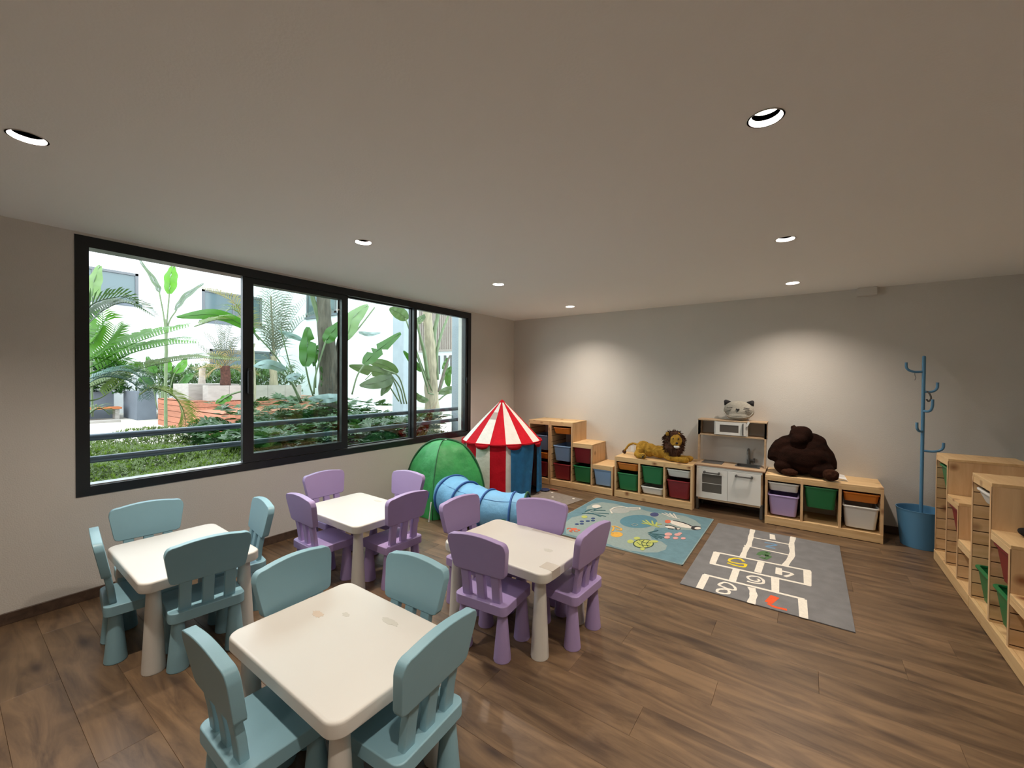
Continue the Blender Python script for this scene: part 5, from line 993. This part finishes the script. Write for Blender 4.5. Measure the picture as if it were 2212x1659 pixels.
for c, r, k in (((2.60, -.275, .775), (.118, .078, .105), 520), ((2.60, -.295, .69), (.108, .088, .10), 420)):
    o = tufts(mo(c), r, k, MANE, 'mane_tufts', mane, L=.034, seed=k, cond=lambda d: not (d.y < -.55 and d.z > -.2)); o['kind'] = 'stuff'
bm = NB(); E((1.943, -.18, .548), (.024, .022, .028)); blob('tail_tuft', bm, .004, MANE, lion, sm=2, dis=.008, dscale=60)
fdir = (CAM-Vector((2.642, -.36, .78))); fdir.z = 0; fdir.normalize(); side = Vector((-fdir.y, fdir.x, 0))
fc = Vector((2.645, -.37, .785))
for s in (-1, 1):
    bm = NB(); ellipsoid(bm, fc-O+side*s*.030+fdir*.036+Vector((0, 0, .022)), (.008, .008, .009), seg=10); obj('eye', bm, INK, lion, smooth=True)
    bm = NB(); ellipsoid(bm, Vector((2.60, -.33, .85))-O+side*(s*.062)+Vector((0, 0, 0)), (.022, .014, .024), seg=12); obj('ear', bm, LION, lion, smooth=True)
bm = NB(); ellipsoid(bm, Vector((2.668, -.417, .757))-O, (.017, .012, .013), seg=12); obj('nose', bm, INK, lion, smooth=True)
bm = NB(); ellipsoid(bm, Vector((2.662, -.395, .712))-O, (.034, .028, .020), seg=12); obj('chin', bm, WHITE, lion, smooth=True)
for dx, dz, r in ((0, -.006, .014), (-.018, .014, .006), (0, .02, .006), (.018, .014, .006)):
    bm = NB(); ellipsoid(bm, Vector((2.272+dx, -.442, .560+dz))-O, (r, .005, r), seg=10); obj('paw_pad', bm, INK, lion, smooth=True)
bm = NB(); tube(bm, [mo((2.125, -.29, .60)), mo((2.10, -.30, .565))], .003, 6); box(bm, *(lambda v: (v.x-.022, v.x+.018, v.y-.002, v.y+.002, v.z-.03, v.z+.03))(mo((2.095, -.30, .62))), bev=.001); obj('care_tag', bm, WHITE, lion)
# ------------------------------------------------------------ toy bear
bear = thing('toy_bear', 'large dark brown plush bear slumped on the low pine frame', 'plush toy', (3.88, -.24, T0)); O = Vector((3.88, -.24, T0))
bm = NB()
E((3.88, -.235, .69), (.255, .17, .165)); E((3.90, -.215, .79), (.20, .13, .13)); E((3.87, -.245, .93), (.105, .10, .105)); E((3.855, -.30, .895), (.085, .07, .075))
tube(bm, smooth_path([Vector(v)-O for v in ((3.78, -.21, .87), (3.69, -.22, .80), (3.635, -.25, .72), (3.63, -.30, .65))], 4), [.085]*4+[.08]*4+[.07]*4+[.06], 14) if False else tube(bm, [Vector(v)-O for v in ((3.80, -.21, .86), (3.70, -.22, .80), (3.645, -.25, .72), (3.635, -.29, .66))], [.085, .085, .075, .06], 14)
tube(bm, [Vector(v)-O for v in ((3.94, -.17, .89), (4.01, -.175, .825), (4.07, -.18, .74), (4.105, -.19, .65), (4.125, -.20, .59))], [.085, .088, .085, .078, .062], 14); E((3.92, -.19, .84), (.14, .10, .10)); E((3.78, -.2, .84), (.12, .10, .09)); E((3.98, -.18, .87), (.11, .09, .09))
E((3.81, -.16, 1.01), (.022, .02, .022)); E((3.74, -.30, .60), (.11, .10, .08)); E((4.03, -.28, .60), (.13, .12, .08))
E((3.805, -.20, 1.005), (.024, .02, .024))
blob('body', bm, .010, BEAR, bear, sm=6, dis=.012, dscale=9, seed=4)
bm = NB(); ellipsoid(bm, Vector((3.78, -.385, .562))-O, (.075, .045, .038)); blob('left_foot', bm, .006, BEARP, bear, sm=2, dis=.006, dscale=30)
bm = NB(); ellipsoid(bm, Vector((4.120, -.405, .582))-O, (.066, .055, .060)); blob('right_foot', bm, .006, BEARP, bear, sm=2, dis=.006, dscale=30)
bm = NB(); q = Vector((4.215, -.31, .565))-O; prism(bm, [(q.x-.06, q.y), (q.x+.045, q.y-.01), (q.x+.035, q.y+.02), (q.x-.05, q.y+.03)], q.z-.043, q.z-.040); prism(bm, [(-.05, 0), (.035, -.02), (.02, .03), (-.045, .04)], 0, .003, Matrix.Translation((q.x, q.y, q.z-.02)) @ Matrix.Rotation(.5, 4, 'X')); prism(bm, [(-.05, 0), (.03, -.02), (.02, .03), (-.045, .04)], 0, .003, Matrix.Translation((q.x-.005, q.y+.01, q.z-.018)) @ Matrix.Rotation(1.1, 4, 'X')); obj('care_tag', bm, WHITE, bear)
# ------------------------------------------------------------ cat cushion
cat = thing('cat_cushion', 'round grey cat-face cushion with dark ears sitting on the play kitchen', 'cushion', (3.275, -.11, 1.044)); O = Vector((3.275, -.11, 1.044))
bm = NB(); ellipsoid(bm, (0, 0, .113), (.163, .075, .112)); ellipsoid(bm, (0, 0, .10), (.150, .085, .085)); ellipsoid(bm, (0, -.005, .055), (.13, .088, .053))
blob('body', bm, .007, CATG, cat, sm=6, dis=.006, dscale=12)
bm = NB(); tube(bm, smooth_path([(-.150, -.045, .10), (-.11, -.082, .055), (0, -.098, .038), (.11, -.082, .055), (.150, -.045, .10)], 6), .0045, 8); obj('seam_piping', bm, CATG, cat, smooth=True)
for s in (-1, 1):
    bm = NB(); prism(bm, [(s*.150, .165), (s*.075, .215), (s*.138, .238), (s*.155, .225)], -.012, .012, Matrix.Rotation(PI/2, 4, 'X')); bmesh.ops.bevel(bm, geom=list(bm.edges), offset=.004, segments=2, affect='EDGES'); obj('ear', bm, INK, cat, smooth=True)
def face_tube(pts, r, name):
    bm = NB(); P = []
    for x, z in pts:
        yy = -.075*math.sqrt(max(.05, 1-(x/.165)**2-((z-.11)/.118)**2))-.012; P.append((x, yy, z))
    tube(bm, smooth_path(P, 3), r, 6); obj(name, bm, INK, cat, smooth=True)
for s in (-1, 1):
    face_tube([(s*.115, .143), (s*.085, .146), (s*.058, .152)], .004, 'closed_eye')
    for k in range(3): face_tube([(s*.138, .090+k*.016), (s*.10, .104+k*.012), (s*.074, .112+k*.008)], .0015, 'whisker')
face_tube([(-.018, .137), (0, .134), (.018, .137)], .006, 'nose'); face_tube([(-.008, .128), (0, .122), (.008, .128)], .007, 'nose'); face_tube([(0, .122), (.002, .103)], .003, 'mouth_line')
bm = NB(); prism(bm, [(-.012, .0), (.012, .0), (.016, -.055), (.002, -.065)], 0, .002, Matrix.Translation((.115, -.104, -.002)) @ Matrix.Rotation(.5, 4, 'Y') @ Matrix.Rotation(PI/2, 4, 'X')); obj('care_tag', bm, WHITE, cat)
# dark plush toy at the right edge on the stepped frame
bt = thing('dark_toy', 'black plush toy at the right edge of the photo on the nearest stepped frame', 'plush toy', (5.04, -2.03, .636))
bm = NB(); ellipsoid(bm, (0, 0, .085), (.085, .09, .085)); ellipsoid(bm, (-.02, 0, .185), (.062, .065, .06)); ellipsoid(bm, (-.09, .05, .03), (.05, .035, .03)); ellipsoid(bm, (-.09, -.05, .03), (.05, .035, .03)); ellipsoid(bm, (-.03, .05, .235), (.02, .02, .022)); ellipsoid(bm, (-.03, -.05, .235), (.02, .02, .022))
blob('body', bm, .007, M('black_plush', (.008, .007, .007), .95, bump=.5, bs=120), bt, sm=3, dis=.006, dscale=30)
# flat plush or paper on middle nothing else
# ------------------------------------------------------------ outside
struct(obj('ground_outside', boxbm(-24, -TW, -16, 9, -.3, .10), PAVE))
XW, YS = -17.0, 4.5
def facade_window(par, ax, c, a0, a1, z0, z1, nm=2):
    """ax 'x': wall plane x=c facing +x spanning y a0..a1; 'y': wall plane y=c facing -y spanning x"""
    fr = NB()
    def B(bm, u0, u1, d0, d1, w0, w1):
        if ax == 'x': box(bm, c+d0, c+d1, u0, u1, w0, w1)
        else: box(bm, u0, u1, c-d1, c-d0, w0, w1)
    t_ = .09
    B(fr, a0, a1, -.02, .07, z0, z0+t_); B(fr, a0, a1, -.02, .07, z1-t_, z1); B(fr, a0, a0+t_, -.02, .07, z0, z1); B(fr, a1-t_, a1, -.02, .07, z0, z1)
    for k in range(1, nm): u = a0+(a1-a0)*k/nm; B(fr, u-.04, u+.04, -.02, .06, z0, z1)
    f = obj('window', fr, M('far_window_frame', (.10, .11, .12), .5), par)
    g = NB(); B(g, a0+.02, a1-.02, .005, .02, z0+.02, z1-.02); obj('pane', g, M('far_pane', (.07, .11, .12), .08, spec=.6), f)
    s = NB(); B(s, a0-.1, a1+.1, -.02, .10, z0-.1, z0-.002); obj('sill', s, CONC, f)
bA = thing('courtyard_building', 'white building across the courtyard with wide grey-framed windows', 'building', (XW, 0, 0))
w = obj('wall', boxbm(-.4, 0, -16, YS+.4, -.3, 9.5), FACADE, bA)
facade_window(bA, 'x', 0, -3.4, -.93, 4.25, 5.4); facade_window(bA, 'x', 0, 1.12, 3.47, 3.9, 5.2); facade_window(bA, 'x', 0, 1.4, 3.9, 1.9, 2.7)
bB = thing('side_building', 'white building wing at the right side of the courtyard', 'building', (0, YS, 0))
obj('wall', boxbm(XW, -8.15, 0, .4, -.3, 9.5), FACADE, bB)
facade_window(bB, 'y', 0, -14.8, -12.45, 4.25, 5.9); 
obj('corner_pier', boxbm(-8.6, -8.0, -.12, .3, -.3, 9.5), FACADE2, bB)
bC = thing('slatted_building', 'pale building with fine vertical slats seen at the right of the window', 'building', (0, 8.2, 0))
obj('wall', boxbm(-14, 0, 0, .3, -.3, 9.5), FACADE, bC)
bm = NB(); x = -11.4
while x < -8.4: box(bm, x, x+.055, -.08, 0, 2.83, 9.4); x += .12
o = obj('slats', bm, SLATM, bC); o['kind'] = 'stuff'
obj('lintel', boxbm(-11.4, -8.4, -.10, 0, 2.74, 2.83), SLATM, bC)
for x in (-10.02, -9.62, -9.22): obj('dark_post', boxbm(x, x+.09, -.16, -.08, 1.7, 2.55), KGREY, bC)
# pillar at the window end carrying the rails
tag(obj('pillar', boxbm(-.56, -TW-.001, -.87, -.4, -.3, 3.6), FACADE2), 'pale rendered pillar outside at the right end of the window', 'pillar')
gl = thing('guard_rail', 'two blue-grey tubular guard rails with round flanges outside the window', 'railing', (-.36, -3.0, 0))
for z in (1.052, .888):
    obj('rail', tube(NB(), [(0, -3.2, z), (0, 2.12, z)], .0255, 16), RAIL, gl, smooth='auto')
    obj('flange', tube(NB(), [(0, 2.105, z), (0, 2.13, z)], .052, 24), RAIL, gl, smooth='auto')
# timber deck blocks
def plank_block(name, label, x0, x1, y0, y1, z0, z1, n):
    t = thing(name, label, 'deck', (x0, y0, 0)); g = .012
    obj('core', boxbm(.03, x1-x0-.03, .03, y1-y0, z0, z1-.03), M('deck_core', (.05, .03, .02), .9), t)
    hh = (z1-z0)/n
    for k in range(n):
        obj('plank', boxbm(0, x1-x0, 0, .028, z0+k*hh, z0+(k+1)*hh-g), DECKW, t)
        obj('plank', boxbm(x1-x0-.028, x1-x0, .029, y1-y0, z0+k*hh, z0+(k+1)*hh-g), DECKW, t)
    m_ = int((y1-y0)/.16)
    for k in range(m_):
        obj('plank', boxbm(0, x1-x0, k*(y1-y0)/m_, (k+1)*(y1-y0)/m_-g, z1-.028, z1), DECKW, t)
    return t
plank_block('timber_deck', 'raised reddish timber deck carrying the stone planters', -11.47, -8.8, -1.72, 2.2, .1, .87, 5)
plank_block('timber_platform', 'lower reddish timber platform in front of the raised deck', -8.79, -6.98, -1.70, 1.6, .1, .655, 4)
tag(obj('stone_planter', boxbm(-10.6, -9.4, -1.60, -.4, .872, 1.30), STONE), 'small pale stone planter at the left on the raised deck', 'planter')
def stone_planter(name, label, x0, x1, y0, y1, z0, z1):
    t = thing(name, label, 'planter', (x0, y0, 0)); n = 5; L = (y1-y0)/n
    for k in range(n): obj('stone_slab', boxbm(x1-x0-.06, x1-x0, k*L, (k+1)*L-.008, z0, z1), STONE, t)
    obj('side_slab', boxbm(0, x1-x0-.061, 0, .06, z0, z1), STONE, t); obj('soil', boxbm(.02, x1-x0-.07, .061, y1-y0-.06, z0, z1-.05), SOIL, t)
stone_planter('long_stone_planter', 'long pale stone slab planter with palms on the timber deck', -9.2, -8.82, -1.35, 1.1, .872, 1.27)
# left planter with concrete wall, bench
lp = thing('concrete_planter', 'blue-grey concrete planter wall with a square end pier', 'planter', (-15, -5, 0))
obj('planter_wall', boxbm(-.6, .0, -6, 3.0, .1, .98), CONC, lp); obj('end_pier', boxbm(0, 1.6, 3.24, 3.72, .1, 1.0), CONC, lp)
tag(obj('paving_kerb', boxbm(-13.35, -13.1, -9, -2.2, .1, .17), STONE), 'low stone kerb in front of the bench', 'kerb')
bn = thing('garden_bench', 'orange timber bench fixed along the concrete planter', 'bench', (-14.4, -4, 0))
for k in range(3): obj('plank', boxbm(-.3+k*.16, -.3+k*.16+.15, -5, 2.05, .44, .50), BENCH, bn)
for y in (-3, -.5, 1.9): obj('leg', boxbm(-.25, .12, y, y+.1, .1, .44), STONE, bn)
# ------------------------------------------------------------ plants
def frond_mesh(pts, L, seed, WF=.036, SP=.085):
    rr = random.Random(seed); P = smooth_path(pts, 8); bm = NB()
    tube(bm, P, [.010*(1-.8*i/len(P)) for i in range(len(P))], 5)
    tot = sum((b-a).length for a, b in zip(P, P[1:])); step = max(.022, L*SP); acc = 0; nxt = tot*.12
    for i in range(len(P)-1):
        a, b = P[i], P[i+1]; d = (b-a); l = d.length; dn = d.normalized()
        while nxt < acc+l:
            p = a+d*((nxt-acc)/l); f = nxt/tot
            sidev = dn.cross(Vector((0, 0, 1)))
            if sidev.length < .2: sidev = dn.cross(Vector((1, 0, 0)))
            sidev.normalize(); upv = sidev.cross(dn).normalized()
            LL = L*(math.sin(PI*min(1, max(.05, .12+f*.86)))**.55)*rr.uniform(.85, 1.1)
            for s in (-1, 1):
                dirv = (sidev*s*.72+dn*.62+upv*.5*(1 if s > 0 else .7)).normalized()
                wv = (dn*.75-sidev*s*.25).normalized(); w = LL*WF
                m1 = p+dirv*LL*.5+Vector((0, 0, -.02*LL)); tip = p+dirv*LL+Vector((0, 0, -.30*LL))
                v = [bm.verts.new(q) for q in (p-wv*w*.4, p+wv*w*.4, m1+wv*w, m1-wv*w)]; tv = bm.verts.new(tip)
                bm.faces.new(v); bm.faces.new((v[3], v[2], tv))
            nxt += step
        acc += l
    me = bpy.data.meshes.new('frond'); bm.to_mesh(me); bm.free(); return me
def paddle_mesh(pts, Wd, splits, seed):
    rr = random.Random(seed); P = smooth_path(pts, 9); n = len(P); bm = NB()
    toCam = (CAM-P[n//2]).normalized()
    cuts = [(rr.choice((-1, 1)), rr.uniform(.25, .8)) for _ in range(splits)]
    def width(f): return (math.sin(PI*min(1, f*.93+.045))**.6)*(1.08-.35*f)
    rows = []
    for i, p in enumerate(P):
        d = (P[min(i+1, n-1)]-P[max(i-1, 0)]).normalized(); s = d.cross(toCam).normalized(); nn = s.cross(d).normalized()
        f = i/(n-1); w = Wd/2*width(f)
        row = {}
        for sd in (-1, 1):
            k = 1
            for cs_, cf in cuts:
                if cs_ == sd and abs(f-cf) < .03: k = .25
            row[sd] = [bm.verts.new(p+s*sd*w*k*t+nn*(.10*w*t*t*-1+.012*math.sin(i*.9+sd))*(1)) for t in (0.001, .35, .7, 1)]
        rows.append(row)
    for a, b in zip(rows, rows[1:]):
        for sd in (-1, 1):
            for t in range(3): bm.faces.new((a[sd][t], a[sd][t+1], b[sd][t+1], b[sd][t]))
    tube(bm, [p for p in P], [max(.004, Wd*.02*(1-.7*i/n)) for i in range(n)], 5)
    me = bpy.data.meshes.new('leaf'); bm.to_mesh(me); bm.free()
    for q in me.polygons: q.use_smooth = True
    return me
PLT = {'A': ('bird_of_paradise_plant', 'large broad-leaved plant with a dark brown trunk just outside the window', 'plant'), 'B': ('banana_like_plant', 'broad-leaved plant with a pale fanned trunk near the window\'s right end', 'plant'),
 'C': ('tall_paddle_plant', 'tall thin plant with upright paddle leaves in front of the far white building', 'plant'), 'D': ('arching_leaf_plant', 'plant with one long arching green leaf across the left opening', 'plant'), 'E': ('broadleaf_shrub', 'bright green broad-leaved shrub behind the raised deck', 'plant'),
 'near': ('near_palm', 'palm with bright feathery fronds reaching in from the left of the window', 'palm'), 'mid': ('dry_frond_palm', 'palm with dry brownish arching fronds in the left opening', 'palm'), 'slim': ('slim_palm', 'slim grey-green palm rising from the stone planter behind the window mullion', 'palm'),
 'cycad': ('cycad_palm', 'short palm with red-brown trunk and straw-coloured skirt in the stone planter', 'palm'), 'white': ('pale_trunk', 'short whitish tree trunk beside the red-brown palm trunk', 'tree trunk')}
roots = {}
def root(g):
    if g not in roots:
        nm, lb, ct_ = PLT[g]; roots[g] = thing(nm, lb, ct_, ROOTLOC[g])
    return roots[g]
ROOTLOC = {}
for g, a, r, m_ in TRUNKS: ROOTLOC.setdefault(g, (a[0][0], a[0][1], .1))
for g, a, b, *_ in PADDLES: ROOTLOC.setdefault(g, (a[0][0], a[0][1], .1))
for g, a, *_ in FRONDS: ROOTLOC.setdefault(g, (a[0][0], a[0][1], .1))
def shift(pts, g): o = Vector(ROOTLOC[g]); return [Vector(p)-o for p in pts]
for i, (g, a, r, m_) in enumerate(TRUNKS):
    pts = shift(a, g); rt_ = root(g)
    if g in ('C', 'mid', 'E'): pts = [Vector((0, 0, 0))]+pts; r = [r[0]]+r
    P = smooth_path(pts, 5); rs = [r[min(len(r)-2, int(k/5))]+(r[min(len(r)-1, int(k/5)+1)]-r[min(len(r)-2, int(k/5))])*((k % 5)/5) for k in range(len(P))]
    if g in 'AB' and i in (0, 4): P = [P[0]-Vector((0, 0, max(0, P[0].z+.02)))]+P; rs = [rs[0]]+rs
    bm = NB(); tube(bm, P, rs, 14)
    bmesh.ops.subdivide_edges(bm, edges=bm.edges, cuts=1)
    for v in bm.verts: v.co += Vector((noise.noise(v.co*6), noise.noise(v.co*6+Vector((9, 0, 0))), 0))*min(.02, r[0]*.18)
    obj('trunk' if m_.startswith('trunk') else 'stem', bm, TRM[m_], rt_, smooth=True)
for i, (g, a, b, w_, sp, m_) in enumerate(PADDLES):
    rt_ = root(g); lf = link('leaf', paddle_mesh(shift(b, g), w_, sp, i), LM[m_], rt_)
    obj('petiole', tube(NB(), smooth_path(shift(a, g), 5), .014 if w_ > .12 else .010, 7), TRM['stem_green'], rt_, smooth=True)
for i, (g, a, L_, m_) in enumerate(FRONDS):
    link('frond', frond_mesh(shift(a, g), L_, i, dict(near=.05, slim=.020, cycad=.024).get(g, .03), dict(slim=.12, cycad=.11).get(g, .085)), LM[m_], root(g))
def leafmass(name, label, m_, x0, x1, y0, y1, hfun, n, size, seed, stalk=.5, lobed=False, kind='stuff', cat='plants'):
    rr = random.Random(seed); vs = []; fs = []
    for _ in range(n):
        x = rr.uniform(x0, x1); y = rr.uniform(y0, y1); hh = hfun(x, y); z = .1+(hh-.1)*(1-rr.random()**1.8*.55)
        c = Vector((x, y, z)); 
        a = rr.uniform(0, 2*PI); el = rr.uniform(-.1, .9); d = Vector((math.cos(a)*math.cos(el), math.sin(a)*math.cos(el), math.sin(el)*.8))
        s = d.cross(Vector((0, 0, 1))).normalized(); sz = size*rr.uniform(.6, 1.3)
        if lobed:
            for k in range(-3, 4):
                aa = k*.42; dd = (d*math.cos(aa)+s*math.sin(aa)); l = sz*(1-.10*abs(k)); ww = sz*.11; nn = s*math.cos(aa)-d*math.sin(aa)
                b = len(vs); vs += [c, c+dd*l*.6+nn*ww, c+dd*l+Vector((0, 0, -.12*l)), c+dd*l*.6-nn*ww]; fs.append((b, b+1, b+2, b+3))
        else:
            for k in range(5):
                dd = (d+Vector((rr.uniform(-.6, .6), rr.uniform(-.6, .6), rr.uniform(-.3, .5)))).normalized(); s2 = dd.cross(Vector((0, 0, 1))).normalized(); l = sz*rr.uniform(.6, 1.2)
                b = len(vs); vs += [c, c+dd*l*.5+s2*sz*.09, c+dd*l, c+dd*l*.5-s2*sz*.09]; fs.append((b, b+1, b+2, b+3))
    me = bpy.data.meshes.new(name); me.from_pydata(vs, [], fs); me.materials.append(m_); o = bpy.data.objects.new(name, me); COL.objects.link(o)
    tag(o, label, cat, kind=kind); return o
hn = lambda x, y, base, amp: base+amp*noise.noise(Vector((x*1.3, y*1.3, 0)))
leafmass('fern_hedge', 'feathery light green fern planting just outside the left half of the window', FERN1, -3.6, -.55, -6.2, -3.3, lambda x, y: hn(x, y, .62+.10*(-x-.5)/3-.12*max(0, y+4.1), .16), 42000, .05, 1)
leafmass('fern_hedge', 'darker fern foliage low against the window beneath the guard rails', FERN2, -1.5, -.5, -6.2, -2.9, lambda x, y: hn(x, y, .52, .12), 16000, .05, 2)
leafmass('lobed_groundcover', 'dark green lobed leaves massed outside the right half of the window', PHIL, -3.2, -.6, -3.5, -.98, lambda x, y: hn(x, y, .80+.08*(y+3.5)*.6, .16), 3400, .16, 3, lobed=True)
leafmass('grassy_groundcover', 'yellow-green grassy foliage beneath the lobed leaves outside the window', FERN1, -2.0, -.5, -3.5, -1.0, lambda x, y: hn(x, y, .62, .15), 5000, .10, 4)
leafmass('tall_lobed_plants', 'taller lobed leaves standing out against the bright courtyard', PHIL, -3.6, -2.2, -3.1, -.6, lambda x, y: hn(x, y, 1.08, .22), 420, .16, 5, lobed=True)
leafmass('planter_shrubs', 'dense green shrubs filling the concrete planter', leaf_mat('shrub_green', (.05, .16, .03)), -16.2, -14.6, -9, -1.6, lambda x, y: hn(x, y, 1.75, .5), 7000, .22, 6)
leafmass('distant_shrubs', 'leafy shrubs behind the raised deck near the far building', leaf_mat('shrub_olive', (.11, .21, .07)), -15.8, -12.5, -1.4, 3.2, lambda x, y: hn(x, y, 1.7, .5), 3500, .22, 7)
# soil bed under the near plants
struct(obj('planting_bed', boxbm(-3.9, -TW-.002, -6.4, -.3, .1, .20), SOIL))
